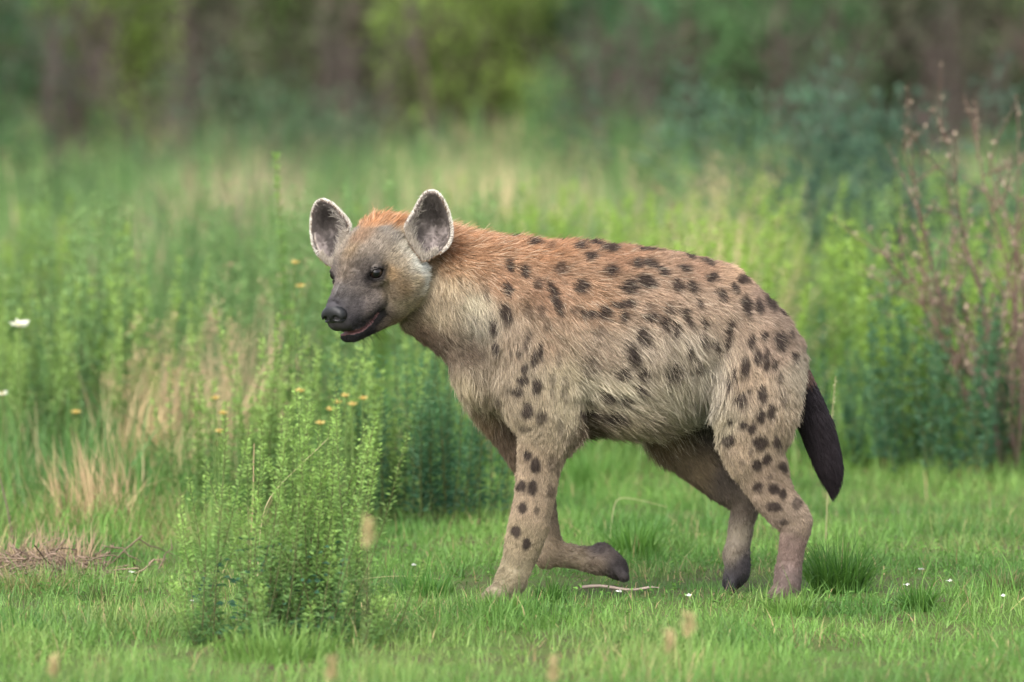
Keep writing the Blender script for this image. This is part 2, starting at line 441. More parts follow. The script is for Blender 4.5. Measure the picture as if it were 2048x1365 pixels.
SPOTS += crop_spots(940, 820, 3.329, [(385,305,24,28),(435,365,28,44),(345,510,26,36),(415,520,30,44),(555,350,34,46,0,.5),(535,540,20,40,0,.7),(585,415,12,18,0,.7),(348,650,28,34),(450,675,16,24,0,.7),(305,815,32,34),(370,895,28,34)])

BASE = np.array([   # u, v, sRGB of the coat on the side
    (880,450,212,158,112),(930,455,204,152,110),(1000,470,186,136,98),(1100,485,180,130,92),(1250,500,174,130,98),(1400,525,168,132,106),(1480,535,200,164,132),(1540,590,158,130,112),(1590,650,150,126,108),
    (900,500,188,134,94),(960,520,186,138,100),(1000,560,176,134,102),(1100,590,176,136,106),(1200,600,178,138,106),(1300,600,182,150,124),(1400,610,180,152,128),
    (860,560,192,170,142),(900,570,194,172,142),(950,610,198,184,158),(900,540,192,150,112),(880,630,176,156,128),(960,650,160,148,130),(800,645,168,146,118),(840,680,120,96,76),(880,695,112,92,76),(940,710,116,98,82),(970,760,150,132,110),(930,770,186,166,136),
    (1040,690,178,154,130),(1100,680,170,142,116),(1060,760,180,160,134),(1130,760,190,172,142),(1140,830,196,178,148),(1080,850,178,158,130),(1060,930,172,148,122),(1060,1010,174,150,124),(1040,1080,166,146,116),(1010,1150,162,146,116),(990,1195,140,126,102),
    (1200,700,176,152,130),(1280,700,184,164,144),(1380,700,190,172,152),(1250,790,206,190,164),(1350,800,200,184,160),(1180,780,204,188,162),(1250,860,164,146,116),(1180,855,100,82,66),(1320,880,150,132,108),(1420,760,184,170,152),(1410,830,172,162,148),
    (1500,640,172,146,124),(1560,700,164,138,118),(1600,740,188,170,148),(1500,760,184,158,132),(1520,860,182,158,132),(1480,900,176,152,126),(1440,850,180,164,136),(1550,960,162,138,116),(1600,1040,160,138,118),(1585,1100,132,108,98),(1575,1170,120,100,94)], float)
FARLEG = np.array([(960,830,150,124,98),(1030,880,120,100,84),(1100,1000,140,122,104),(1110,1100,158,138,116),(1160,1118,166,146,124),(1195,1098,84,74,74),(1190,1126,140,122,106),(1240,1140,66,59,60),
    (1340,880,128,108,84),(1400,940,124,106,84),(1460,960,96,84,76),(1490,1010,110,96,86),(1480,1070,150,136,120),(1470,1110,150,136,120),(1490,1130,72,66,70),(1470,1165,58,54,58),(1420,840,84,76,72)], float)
HEADCOL = np.array([(95,0,-22,66,62,66),(60,0,-12,108,101,98),(60,25,-38,98,90,90),(85,25,-62,62,57,60),(40,42,-58,114,102,97),(30,42,-76,50,44,46),(22,0,8,130,114,100),(30,30,-8,124,112,106),(15,36,-4,72,64,64),(10,54,-24,136,122,112),(25,46,-38,122,110,104),(-5,62,-40,146,128,108),
    (-2,50,26,118,107,98),(3,46,19,92,82,78),(-20,0,48,152,130,106),(-20,30,42,148,133,119),(-50,0,60,148,120,98),(-50,50,48,154,140,126),(-90,40,58,150,140,130),(-115,0,60,200,146,104),(-104,20,62,188,142,106),(-130,40,46,200,146,104),(-150,0,40,200,146,104),(-50,76,0,172,156,136),(-85,88,15,204,194,178),(-90,70,45,150,140,130),
    (-25,66,-14,166,138,106),(-35,78,-48,146,122,94),(-60,94,-52,178,160,134),(-88,90,-60,244,240,230),(-82,92,-20,232,226,214),(-84,96,-40,246,242,234),(-30,62,-82,158,142,116),(-60,62,-104,184,164,132),(20,38,-100,116,100,88),(50,25,-98,46,42,44),(80,5,-100,48,44,47),(-20,30,-116,146,124,98),(-120,60,20,196,174,142),(-120,60,-40,200,176,144),(-100,98,-40,244,240,230),(-100,92,-72,238,230,216),(-104,96,0,228,220,206)], float)

def idw(q, pts, vals, p=3.5, soft=14.0):
    out = np.empty((len(q), vals.shape[1]))
    for s in range(0, len(q), 100000):
        d2 = ((q[s:s + 100000, None, :] - pts[None]) ** 2).sum(2) + soft * soft
        w = d2 ** (-p / 2)
        out[s:s + 100000] = (w @ vals) / w.sum(1, keepdims=True)
    return out

def spot_mask(P):
    uv = P[:, :2].copy()
    far = P[:, 2] > 0
    uv[far] += np.array([37.0, 11.0])                         # the other flank has its own arrangement
    n = np.stack([vnoise(P, 16, 3), vnoise(P, 16, 4)], 1) - 0.5
    n2 = np.stack([vnoise(P, 6, 5), vnoise(P, 6, 6)], 1) - 0.5
    uv = uv + n * 7 + n2 * 4
    m = np.zeros(len(P))
    for (u, v, ru, rv, a, k) in SPOTS:
        d = uv - np.array([u, v]); near = (np.abs(d) < 45).all(1)
        if not near.any(): continue
        d = d[near]; c, s = math.cos(math.radians(a)), math.sin(math.radians(a))
        x = (d[:, 0] * c + d[:, 1] * s) / ru; y = (-d[:, 0] * s + d[:, 1] * c) / rv
        r = np.sqrt(x * x + y * y)
        m[near] = np.maximum(m[near], k * np.clip((1.55 - r) / 0.65, 0, 1))
    return m

def coat(P, jitter=True):
    """pigment (linear rgb) at points in drawing space"""
    base = s2l(idw(P[:, :2], BASE[:, :2], BASE[:, 2:]))
    lum = base @ np.array([.3, .59, .11]); base = base + (lum[:, None] - base) * 0.10
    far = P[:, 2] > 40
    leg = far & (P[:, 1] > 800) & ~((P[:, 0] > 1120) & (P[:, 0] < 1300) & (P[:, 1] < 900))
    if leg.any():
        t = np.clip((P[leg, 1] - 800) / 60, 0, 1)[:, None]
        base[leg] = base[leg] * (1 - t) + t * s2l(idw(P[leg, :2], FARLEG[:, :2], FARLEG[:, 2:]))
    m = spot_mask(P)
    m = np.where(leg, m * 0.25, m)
    mott = vnoise(P, 26, 11) * 0.6 + vnoise(P, 9, 12) * 0.4
    base = base * (0.80 + 0.40 * mott)[:, None]
    dark = s2l((56, 44, 40))
    base = base * (1 - m[:, None] * 0.93) + dark * m[:, None] * 0.93
    # tail and dorsal line of the rump
    tail = np.clip((P[:, 0] - 1600) / 14, 0, 1) * np.clip((P[:, 1] - 745) / 30, 0, 1) * (P[:, 1] < 985) * (np.abs(P[:, 2]) < 45)
    base = base * (1 - tail[:, None]) + s2l((34, 28, 32)) * tail[:, None]
    # head
    m = (P[:, 0] < 900) & (P[:, 1] < 720)
    if m.any():
        Q = P[m]; q = to_head(Q); s = q.copy(); s[:, 1] = np.abs(s[:, 1])
        t = 1 / (1 + np.exp(-np.clip((loft(Q) - head_sdf(Q)) / 4, -20, 20)))
        hc = s2l(idw(s, HEADCOL[:, :3], HEADCOL[:, 3:], 4.0, 10.0)) * (0.86 + 0.28 * vnoise(Q, 5, 21))[:, None]
        # dark lids and tear line
        e = s - EYE; d = np.sqrt((e @ EYE_T) ** 2 * 0.55 + (e[:, 2] + 1) ** 2 * 1.6)
        k = np.clip((23 - d) / 8, 0, 1) * (np.linalg.norm(e, axis=1) < 32)
        hc = hc * (1 - k[:, None] * 0.92) + s2l((30, 26, 27)) * k[:, None] * 0.92
        # lips: dark rim, pink in the gap
        line = np.interp(s[:, 0], [0, 10, 26, 44, 58, 70, 88, 105], [-76, -79.5, -84, -87.5, -89, -88.5, -83, -75])
        gap = np.interp(s[:, 0], [5, 20, 45, 75, 100], [0.4, 1.3, 2.5, 2.7, 2.0])
        dl = s[:, 2] - line; fr = s[:, 0] > 2
        k = fr * np.clip((15 + dl) / 3, 0, 1) * np.clip((gap + 3 - dl) / 2, 0, 1) * (s[:, 0] > 4)
        hc = hc * (1 - k[:, None] * 0.9) + s2l((36, 32, 34)) * k[:, None] * 0.9
        k = fr * (np.abs(dl) < gap + 0.8) * (s[:, 0] > 12)
        hc = np.where((k > 0)[:, None], s2l((166, 120, 118)), hc)
        base[m] = base[m] * (1 - t[:, None]) + hc * t[:, None]
    return np.clip(base * np.array([.715, .74, .74]), 0.004, 0.85)

LIE = np.array([   # u, v, direction, length, lift
    (870,450,.45,-.9,40,.95),(900,452,.6,-.7,36,.8),(950,460,.9,-.3,32,.5),(1000,465,1,-.1,28,.4),(1100,475,1,.1,22,.3),(1250,490,1,.15,20,.22),(1400,515,1,.3,18,.22),(1500,560,.8,.6,16,.22),(1590,680,.4,.9,18,.3),
    (1000,560,.7,.7,22,.3),(1100,600,.6,.7,24,.3),(1250,600,.85,.5,28,.3),(1400,600,.7,.7,26,.3),(1200,720,.8,.6,36,.36),(1350,700,.5,.85,40,.36),(1425,780,.25,.95,44,.4),(1250,830,.8,.55,44,.36),(1340,860,.6,.8,48,.42),(1180,850,.8,.3,32,.36),
    (870,580,.5,.85,28,.32),(900,500,.7,.5,30,.35),(950,590,.5,.8,34,.4),(930,690,.8,.4,20,.3),(820,665,.9,.4,14,.3),(960,770,.1,1,28,.36),(1060,750,.3,.95,20,.3),(1130,820,.1,1,18,.3),(990,680,.2,1,24,.3),
    (1090,880,-.1,1,12,.26),(1060,1000,-.2,1,8,.22),(1040,1100,-.2,1,8,.2),(1000,1190,-.8,.4,6,.2),(1520,760,.3,.95,18,.3),(1510,880,.3,.95,14,.26),(1570,1000,.6,.8,10,.22),(1585,1100,-.1,1,7,.2),(1575,1180,-.3,1,6,.2),(1440,850,.1,1,20,.3),(1600,780,.3,.95,24,.4),
    (1380,930,.6,.75,12,.25),(1480,1080,0,1,8,.2),(1150,1120,1,.2,8,.2),(1230,1135,.8,.6,6,.2),(1100,1000,.1,1,9,.2)], float)

def lay(P, N):
    """direction, length, lift of the hair at points P with normals N (drawing space)"""
    L = idw(P[:, :2], LIE[:, :2], LIE[:, 2:], 4.0, 12.0)
    d = np.column_stack([L[:, 0], L[:, 1], np.zeros(len(P))]); ln, lift = L[:, 2], L[:, 3]
    m = (P[:, 0] < 900) & (P[:, 1] < 720)
    if m.any():
        Q = P[m]; q = to_head(Q)
        t = 1 / (1 + np.exp(-np.clip((loft(Q) - head_sdf(Q)) / 5, -20, 20)))
        hd = np.column_stack([-np.ones(len(q)), np.sign(q[:, 1]) * 0.35, np.clip(q[:, 2] / 120, -.5, .5)]) @ HEAD_R.T
        hl = np.interp(q[:, 0], [-130, -95, -70, -30, 20, 60, 100], [17, 13, 11, 8.5, 7, 6, 4.5])
        hl = hl + 8 * np.exp(-(((q[:, 0] + 88) / 24) ** 2 + ((np.abs(q[:, 1]) - 88) / 30) ** 2))
        hli = np.interp(q[:, 0], [-110, -60, 60], [.34, .28, .2])
        cr = np.clip((-96 - q[:, 0]) / 22, 0, 1) * np.clip((q[:, 2] - 5) / 25, 0, 1)
        hl = hl + 13 * cr; hli = hli + .75 * cr
        d[m] = d[m] * (1 - t[:, None]) + hd * t[:, None]; ln[m] = ln[m] * (1 - t) + hl * t; lift[m] = lift[m] * (1 - t) + hli * t
    d = d - N * (d * N).sum(1, keepdims=True)
    return nrm(d), ln, lift

def sample_mesh(V, F, n, weight=None):
    a, b, c, d = (V[F[:, k]] for k in range(4))
    ar = 0.5 * np.linalg.norm(np.cross(c - a, d - b), axis=1)
    if weight is not None: ar = ar * weight
    cum = np.cumsum(ar); f = np.searchsorted(cum, rng.random(n) * cum[-1]).clip(0, len(F) - 1)
    s, t = rng.random(n)[:, None], rng.random(n)[:, None]
    w = [(1 - s) * (1 - t), s * (1 - t), s * t, (1 - s) * t]
    return f, w
def gather(A, F, f, w): return sum(w[k] * A[F[f, k]] for k in range(4))

def hair_obj(name, pts, rad, cols, mat, parent):
    """pts (n, k, 3) metres, rad (n, k) metres, cols (n, k, 3)"""
    n, k, _ = pts.shape
    hc = bpy.data.hair_curves.new(name)
    hc.add_curves([k] * n)
    hc.attributes['position'].data.foreach_set('vector', pts.astype(np.float32).ravel()) if 'position' in hc.attributes else None
    ra = hc.attributes.get('radius') or hc.attributes.new('radius', 'FLOAT', 'POINT')
    ra.data.foreach_set('value', rad.astype(np.float32).ravel())
    ca = hc.attributes.new('col', 'FLOAT_COLOR', 'POINT')
    c4 = np.ones((n * k, 4), np.float32); c4[:, :3] = cols.reshape(-1, 3)
    ca.data.foreach_set('color', c4.ravel())
    hc.materials.append(mat)
    return link(name, hc, parent)

def grow(R, N, D, ln, lift, k=5, curl=0.16, clump=0.42, cell=8.0):
    """hair strands: leave the skin along N*lift + D, bend over onto D, gather in small locks"""
    n = len(R)
    seed = np.stack([vnoise(R, cell, 31), vnoise(R, cell, 32), vnoise(R, cell, 33)], 1) - 0.5
    seed += 0.7 * (np.stack([vnoise(R, cell * 3.2, 34), vnoise(R, cell * 3.2, 35), vnoise(R, cell * 3.2, 36)], 1) - 0.5)
    d = nrm(D + 1.15 * clump * seed + rng.normal(0, curl, (n, 3)))
    d = nrm(d - 0.75 * N * np.minimum((d * N).sum(1, keepdims=True), 0))
    t = np.linspace(0, 1, k)
    lf = (lift * (0.75 + 0.5 * rng.random(n)))[:, None]
    pts = np.empty((n, k, 3))
    wob = rng.normal(0, 0.05, (n, 3))
    for i, ti in enumerate(t):
        pts[:, i] = R + ln[:, None] * (d * ti + N * (lf * (ti - 0.55 * ti * ti)) + wob * ti * ti) - N * (1.2 * (1 - ti))
    return pts

hair_mat = attr_mat('coat_hair', rough=0.55, spec=0.25, trans=0.30)
skin_mat = attr_mat('skin', rough=0.7, spec=0.2)
HY = empty('hyena', (0, 0, 0))
HY.location = tuple(place(np.array([1290.0, 1200.0, 0.0])))
OFF = np.array(HY.location)
tag(HY, 'spotted hyena walking through short grass, head turned with mouth slightly open', 'hyena')
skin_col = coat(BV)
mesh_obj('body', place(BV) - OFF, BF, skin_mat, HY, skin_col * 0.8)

# ---- coat hair
fc = BV[BF].mean(1)
w_near = np.where(fc[:, 2] < 25, 1.0, 0.45)
fl = lay(fc, nrm(BN[BF].mean(1)))[1]
dens = np.clip(20.0 / fl, 0.6, 2.3) * w_near
qh = to_head(fc); sh = qh.copy(); sh[:, 1] = np.abs(sh[:, 1])
ishead = (fc[:, 0] < 850) & (head_sdf(fc) < 3) & (fc[:, 1] < 700)
eye_d = np.linalg.norm(sh - EYE, axis=1)
line = np.interp(sh[:, 0], [0, 10, 26, 44, 58, 70, 88, 105], [-76, -79.5, -84, -87.5, -89, -88.5, -83, -75])
bald = ishead & ((eye_d < 18.2) | ((np.abs(sh[:, 2] - line) < 8) & (sh[:, 0] > 4)) | (sh[:, 0] > 96))
dens = np.where(bald, 0, dens * np.where(ishead, 1.5, 1.0))
dens = np.where((fc[:, 0] > 1612) & (fc[:, 1] > 770) & (fc[:, 1] < 985), 0.0, dens)
N_HAIR = 430000
f, w = sample_mesh(BV, BF, N_HAIR, dens)
R = gather(BV, BF, f, w); Nn = nrm(gather(BN, BF, f, w))
D, LN, LIFT = lay(R, Nn)
LN = LN * (0.72 + 0.5 * rng.random(N_HAIR)) * (0.75 + 0.5 * vnoise(R, 22, 41))
pts = grow(R, Nn, D, LN, LIFT)
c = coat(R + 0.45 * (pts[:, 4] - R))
br = (1.0 + np.where(R[:, 0] < 850, .34, .24) * rng.normal(0, 1, N_HAIR)).clip(0.4, 1.8) * (0.85 + 0.3 * vnoise(R, 10, 42))
pale = (rng.random(N_HAIR) < 0.13)[:, None] * np.clip((LN - 14) / 20, 0, 1)[:, None] * 0.5
c = c * br[:, None]; c = c * (1 - pale) + s2l((225, 210, 185)) * pale
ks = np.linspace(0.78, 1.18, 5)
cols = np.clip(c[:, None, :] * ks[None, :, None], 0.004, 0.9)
rad = (np.interp(LN, [3, 10, 30], [0.42, 0.44, 0.48])[:, None] * np.array([1, .95, .8, .55, .16])[None]) / PX
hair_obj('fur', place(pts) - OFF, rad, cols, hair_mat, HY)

# ---- tail brush: long dark hair along the tail bone
n = 9000
tb = np.array([(1592, 745, 0, 17), (1606, 790, 0, 15), (1620, 830, 0, 12), (1634, 872, 0, 10), (1644, 905, 0, 7)], float)
tt = rng.random(n) ** 0.8 * (len(tb) - 1.001); i = tt.astype(int); fr = (tt - i)[:, None]
ctr = tb[i] * (1 - fr) + tb[i + 1] * fr
an = rng.random(n) * 2 * math.pi
axis = nrm(np.array([0.40, 0.92, 0.0]))
side = np.cross(axis, [0, 0, 1.0])
rad_v = np.cos(an)[:, None] * side + np.sin(an)[:, None] * np.array([0, 0, 1.0])
R = ctr[:, :3] + rad_v * ctr[:, 3:4]
s_ = tt / (len(tb) - 1)
k_ = rng.random(n)
LNt = np.interp(s_, [0, .15, .4, 1], [30, 66, 104, 110]) * (0.42 + 0.58 * k_)
tip = R + LNt[:, None] * nrm(axis + rad_v * (np.interp(s_, [0, .5, 1], [.42, .44, .34]) * (1.15 - k_))[:, None] + rng.normal(0, .035, (n, 3)))
conv = (k_ * s_)[:, None] ** 1.5 * 0.75
tip = tip * (1 - conv) + np.column_stack([np.full(n, 1666.0), np.minimum(tip[:, 1], 1010), np.zeros(n)]) * conv
mid = 0.5 * (R + tip) + rad_v * 13 + np.array([3.0, 0, 0])
tq = np.linspace(0, 1, 5)[None, :, None]
pts = (1 - tq) ** 2 * R[:, None] + 2 * tq * (1 - tq) * mid[:, None] + tq ** 2 * tip[:, None]
c = np.where((s_ < 0.10)[:, None], s2l((96, 74, 66)), s2l((40, 33, 37))) * (0.7 + 0.6 * rng.random(n))[:, None]
hair_obj('tail_hair', place(pts) - OFF, np.tile(np.array([.8, .8, .7, .5, .15]) / PX, (n, 1)), np.repeat(c[:, None], 5, 1), hair_mat, HY)

def ear_patch(P, ctr, near):
    a = np.hypot((P[:, 0] - (ctr[0] + (8 if near else -2))) / 15, (P[:, 1] - (ctr[1] - 24)) / 24)
    b_ = np.hypot((P[:, 0] - (ctr[0] + (-17 if near else 8))) / 11, (P[:, 1] - (ctr[1] + 14)) / 20)
    return np.maximum(np.clip(1.5 - a, 0, 1), np.clip(1.5 - b_, 0, 1))[:, None]
# ---- ears with their own short hair and pale rim
for E, near in ((EAR_NEAR, True), (EAR_FAR, False)):
    V, F, Rr = ear_shell(**E)
    nE = np.asarray(E['normal'], float); nE /= np.linalg.norm(nE)
    front = Rr <= 1.0
    q = np.where(front, Rr, Rr - 2)
    cin = s2l((112, 103, 100)) * (0.8 + 0.5 * vnoise(V, 10, 51))[:, None]
    ctr = np.array(E['centre'], float)
    cin = cin * (1 - .6 * ear_patch(V, ctr, near))
    cback = s2l((120, 98, 80)) * np.ones((len(V), 1))
    cE = np.where(front[:, None], cin, cback)
    rim = np.clip((q - 0.95) / 0.05, 0, 1)[:, None]
    cE = cE * (1 - rim) + s2l((160, 150, 142)) * rim
    ear = mesh_obj('ear', place(V) - OFF, F, skin_mat, HY, cE)
    # normals by geometry: front faces look along nE with a bowl tilt
    ctr = np.array(E['centre'], float)
    def nor(P, q, fr):
        out = P - ctr; out = nrm(out - (out @ nE)[:, None] * nE)
        return nrm(np.where(fr[:, None], nE - out * 0.9 * q[:, None], -nE + out * 0.9 * q[:, None])), out
    n = 15000
    f, w = sample_mesh(V, F, n)
    R = gather(V, F, f, w); qq = gather(Rr[:, None], F, f, w)[:, 0]
    ok = (qq <= 1) | (qq >= 2.0); R, qq = R[ok], qq[ok]
    fr = qq <= 1.0; q = np.where(fr, qq, qq - 2)
    Nn, out = nor(R, q, fr)
    up = np.array([0, -1.0, 0]) * np.ones((len(R), 1))
    Dd = np.where(fr[:, None], up * 0.7 + out * 0.8, up * 0.4 + out)
    Dd = nrm(Dd - Nn * (Dd * Nn).sum(1, keepdims=True))
    ln = np.where(fr, np.interp(q, [0, .5, .85, 1], [7, 7, 7, 8]), 9.0)
    inner = fr & (out[:, 0] * (-1 if near else 1) + rng.normal(0, .25, len(R)) > 0.35) & (q + rng.normal(0, .05, len(R)) > 0.88) & (rng.random(len(R)) < .6)          # the side next to the forehead
    ln = np.where(inner, rng.uniform(5, 21, len(R)), ln); Dd = np.where(inner[:, None], nrm(-out * 0.35 + nE * 0.6 + up * 0.8 + rng.normal(0, .25, (len(R), 3))), Dd)
    pts = grow(R, Nn, Dd, ln * (0.7 + .6 * rng.random(len(R))), np.full(len(R), .35), cell=6)
    cin = s2l((122, 113, 110)) * np.ones((len(R), 1))
    patch = ear_patch(R, ctr, near)
    cin = cin * (1 - .55 * patch)
    c = np.where(fr[:, None], cin, s2l((128, 104, 84)))
    c = np.where(inner[:, None] & (rng.random(len(R)) < .75)[:, None], s2l((178, 170, 160)), c)
    c = c * (0.75 + .5 * rng.random(len(R)))[:, None]
    o1 = hair_obj('fur', place(pts) - OFF, np.tile(np.array([.48, .46, .38, .26, .10]) / PX, (len(R), 1)), np.repeat(c[:, None], 5, 1), hair_mat, HY)
    o1.parent = ear
    # pale fringe round the rim
    k = 40; n = 9000
    ringf = V[:k]; i = rng.integers(0, k, n); t = rng.random(n)[:, None]
    R = ringf[i] * (1 - t) + ringf[(i + 1) % k] * t
    out = R - ctr; out = nrm(out - (out @ nE)[:, None] * nE)
    free = np.clip((out @ nrm(np.array([0.55 if near else -0.55, -0.8, 0.0])) + .62) * 4, 0, 1) > rng.random(n)
    R, out, n = R[free], out[free], int(free.sum())
    dr = nrm(out * 1.3 + rng.normal(0, .25, (n, 3)) + np.array([0, -.25, 0]) - nE * rng.normal(0, .35, n)[:, None])
    ln = (4 + 7 * rng.random(n))[:, None]
    tq = np.linspace(0, 1, 4)
    pts = R[:, None] - nE * 1.5 + dr[:, None] * ln[:, None] * tq[None, :, None] - (out * .5)[:, None]
    c = s2l((245, 240, 232)) * (0.8 + .2 * rng.random(n))[:, None]
    o2 = hair_obj('rim_hair', place(pts) - OFF, np.tile(np.array([.34, .30, .22, .08]) / PX, (n, 1)), np.repeat(c[:, None], 4, 1), hair_mat, HY)
    o2.parent = ear

    # tufts where the ear leaves the head hide the joint
    n = 3600
    i = rng.integers(0, k, n); t = rng.random(n)[:, None]
    R = ringf[i] * (1 - t) + ringf[(i + 1) % k] * t
    out = R - ctr; out = nrm(out - (out @ nE)[:, None] * nE)
    att = out @ nrm(np.array([0.62 if near else -0.62, -0.75, 0.0])) < -.52
    R, out, n = R[att], out[att], int(att.sum())
    R = R + out * rng.uniform(-2, 7, n)[:, None] + nE * 1.0
    dr = nrm(-out * .55 + nE * .75 + np.array([0, -.75, 0]) + rng.normal(0, .28, (n, 3)))
    ln = rng.uniform(8, 17, n)[:, None]
    pts = R[:, None] + dr[:, None] * ln[:, None] * tq[None, :, None] - nE * (6 * tq ** 2)[None, :, None]
    c = s2l((176, 166, 154)) * (0.6 + .6 * rng.random(n))[:, None]
    o3 = hair_obj('base_hair', place(pts) - OFF, np.tile(np.array([.42, .38, .28, .08]) / PX, (n, 1)), np.repeat(c[:, None], 4, 1), hair_mat, HY)
    o3.parent = ear

# ---- eyes
eye_mat = bpy.data.materials.new('eye_wet'); eye_mat.use_nodes = True
b = eye_mat.node_tree.nodes['Principled BSDF']
at_ = eye_mat.node_tree.nodes.new('ShaderNodeAttribute'); at_.attribute_name = 'col'
eye_mat.node_tree.links.new(at_.outputs['Color'], b.inputs['Base Color'])
b.inputs['Roughness'].default_value = 0.12; b.inputs['Specular IOR Level'].default_value = 0.35
for sg in (1, -1):
    th, ph = np.meshgrid(np.linspace(0, math.pi, 25), np.linspace(0, 2 * math.pi, 33)[:-1], indexing='ij')
    d = np.array([EYE_D[0] + .25, EYE_D[1] * sg, EYE_D[2]]); d = nrm(d)
    a = nrm(np.cross(d, [0, 0, 1.0])); b2 = np.cross(d, a)
    q = np.cos(th)[..., None] * d + np.sin(th)[..., None] * (np.cos(ph)[..., None] * a + np.sin(ph)[..., None] * b2)
    bulge = 14.6 + 1.2 * np.exp(-(th / .5) ** 2)
    q = q * bulge[..., None] + EYE * np.array([1, sg, 1])
    ang = th.ravel()
    cc = np.where((ang < .42)[:, None], (0.004, 0.004, 0.005), np.where((ang < .95)[:, None], s2l((26, 17, 13)), s2l((34, 27, 26))))
    i, j = np.meshgrid(np.arange(24), np.arange(32), indexing='ij')
    Fq = np.stack([i * 32 + j, i * 32 + (j + 1) % 32, (i + 1) * 32 + (j + 1) % 32, (i + 1) * 32 + j], -1).reshape(-1, 4)
    mesh_obj('eye', place(from_head(q.reshape(-1, 3))) - OFF, Fq, eye_mat, HY, cc)

# ---- nose pad
def nose_sdf(P):
    q = to_head(P); s = q.copy(); s[:, 1] = np.abs(s[:, 1])
    f = ell(s, (99, 0, -31), (20, 25, 19))
    f = smin(f, ell(s, (101, 18, -35), (14, 11, 13)), 6)
    f = smax(f, -ell(s, (117, 13, -36), (11, 6.5, 5.6)), 2)
    f = smax(f, -cone(s, (111, 16, -38), (103, 31, -43), 3.6, 1.8), 2)
    f = smax(f, -(np.hypot(s[:, 1], (s[:, 0] - 119) * .6) - 1.7 + 100 * (s[:, 2] > -34)), 2)
    f = smax(f, s[:, 0] + .25 * (s[:, 2] + 31) - 116, 10)
    return f
c0 = from_head((98, 0, -40))
NV, NF = surface_nets(nose_sdf, *[np.arange(c0[k] - 40, c0[k] + 40, 1.3) for k in range(3)])
NV, NN = tighten(nose_sdf, NV, 2, 1.0)
mesh_obj('nose', place(NV) - OFF, NF, flat_mat('nose_leather', (0.009, 0.009, 0.010), rough=0.45, spec=0.3, bump=0.5, bscale=420), HY)

# ---- whiskers and chin bristles
n = 90
q = np.column_stack([rng.uniform(25, 85, n), np.where(rng.random(n) < .5, 1, -1) * rng.uniform(18, 40, n), rng.uniform(-75, -50, n)])
lo = rng.random(n) < .45
q[lo] = np.column_stack([rng.uniform(0, 70, lo.sum()), rng.uniform(-25, 25, lo.sum()), np.full(lo.sum(), -108.0)])
P0, NP = tighten(body_sdf, from_head(q), 12, 8.0)
dr = nrm(NP + from_head((-0.6, 0, -.35)) - HEAD_O + rng.normal(0, .2, (n, 3)))
ln = rng.uniform(12, 34, n)[:, None, None]
tq = np.linspace(0, 1, 6)
pts = P0[:, None] + dr[:, None] * ln * tq[None, :, None] + np.array([0, 1.0, 0]) * (ln * .18) * (tq ** 2)[None, :, None]
hair_obj('whiskers', place(pts) - OFF, np.tile(np.linspace(.38, .1, 6) / PX, (n, 1)), np.tile(s2l((40, 34, 34)), (n, 6, 1)), hair_mat, HY)
print('hyena done', len(BV))
# ------------------------------------------------------------------ ground
def ground_z(x, y):
    p = np.column_stack([np.ravel(x), np.ravel(y), np.zeros(np.size(x))])
    d = np.hypot(p[:, 0], p[:, 1])
    return ((vnoise(p, 0.9, 61) - .5) * 0.022 + (vnoise(p, 7.0, 62) - .5) * 0.25 * np.clip((d - 5) / 12, 0, 1)).reshape(np.shape(x))
def gz(x, y): return float(ground_z(np.array([x]), np.array([y]))[0])

gx = np.unique(np.concatenate([np.linspace(-6, 6, 81), np.linspace(-40, 40, 81), np.linspace(-400, 400, 41)]))
gy = np.unique(np.concatenate([np.linspace(-6, 8, 91), np.linspace(-14, 60, 120), np.linspace(-60, 900, 49)]))
A, B = np.meshgrid(gx, gy, indexing='ij')
GV = np.column_stack([A.ravel(), B.ravel(), ground_z(A, B).ravel()])
i, j = np.meshgrid(np.arange(len(gx) - 1), np.arange(len(gy) - 1), indexing='ij')
n_ = len(gy); GF = np.stack([i * n_ + j, (i + 1) * n_ + j, (i + 1) * n_ + j + 1, i * n_ + j + 1], -1).reshape(-1, 4)
gm = bpy.data.materials.new('soil_and_moss'); gm.use_nodes = True
nt = gm.node_tree; b = nt.nodes['Principled BSDF']
tc = nt.nodes.new('ShaderNodeTexCoord'); n1 = nt.nodes.new('ShaderNodeTexNoise'); n1.inputs['Scale'].default_value = 5; n1.inputs['Detail'].default_value = 8
rp = nt.nodes.new('ShaderNodeValToRGB'); e = rp.color_ramp.elements
e[0].position, e[0].color = 0.30, (0.050, 0.036, 0.022, 1); e[1].position, e[1].color = 0.66, (0.055, 0.105, 0.020, 1)
e2 = rp.color_ramp.elements.new(0.46); e2.color = (0.060, 0.075, 0.022, 1)
nt.links.new(tc.outputs['Object'], n1.inputs['Vector']); nt.links.new(n1.outputs['Fac'], rp.inputs['Fac']); nt.links.new(rp.outputs['Color'], b.inputs['Base Color'])
b.inputs['Roughness'].default_value = 0.95; b.inputs['Specular IOR Level'].default_value = 0.1
tag(mesh_obj('ground', GV, GF, gm), kind='structure', label='grassy earth ground of the clearing')

# ------------------------------------------------------------------ plant building blocks
leaf_mat = attr_mat('leaf', rough=0.55, spec=0.25, trans=0.42)
blade_mat = attr_mat('grass_blade', rough=0.5, spec=0.25, trans=0.42)
stem_mat = attr_mat('stem', rough=0.8, spec=0.1)
dry_mat = attr_mat('dry_straw', rough=0.8, spec=0.1, trans=0.25)

def fresh(c):
    """living green leans a little cooler than straw"""
    c = np.asarray(c, float)
    return np.where((c[:, 1] > c[:, 0] * 1.12)[:, None], c * np.array([.92, 1.06, .96]), c)

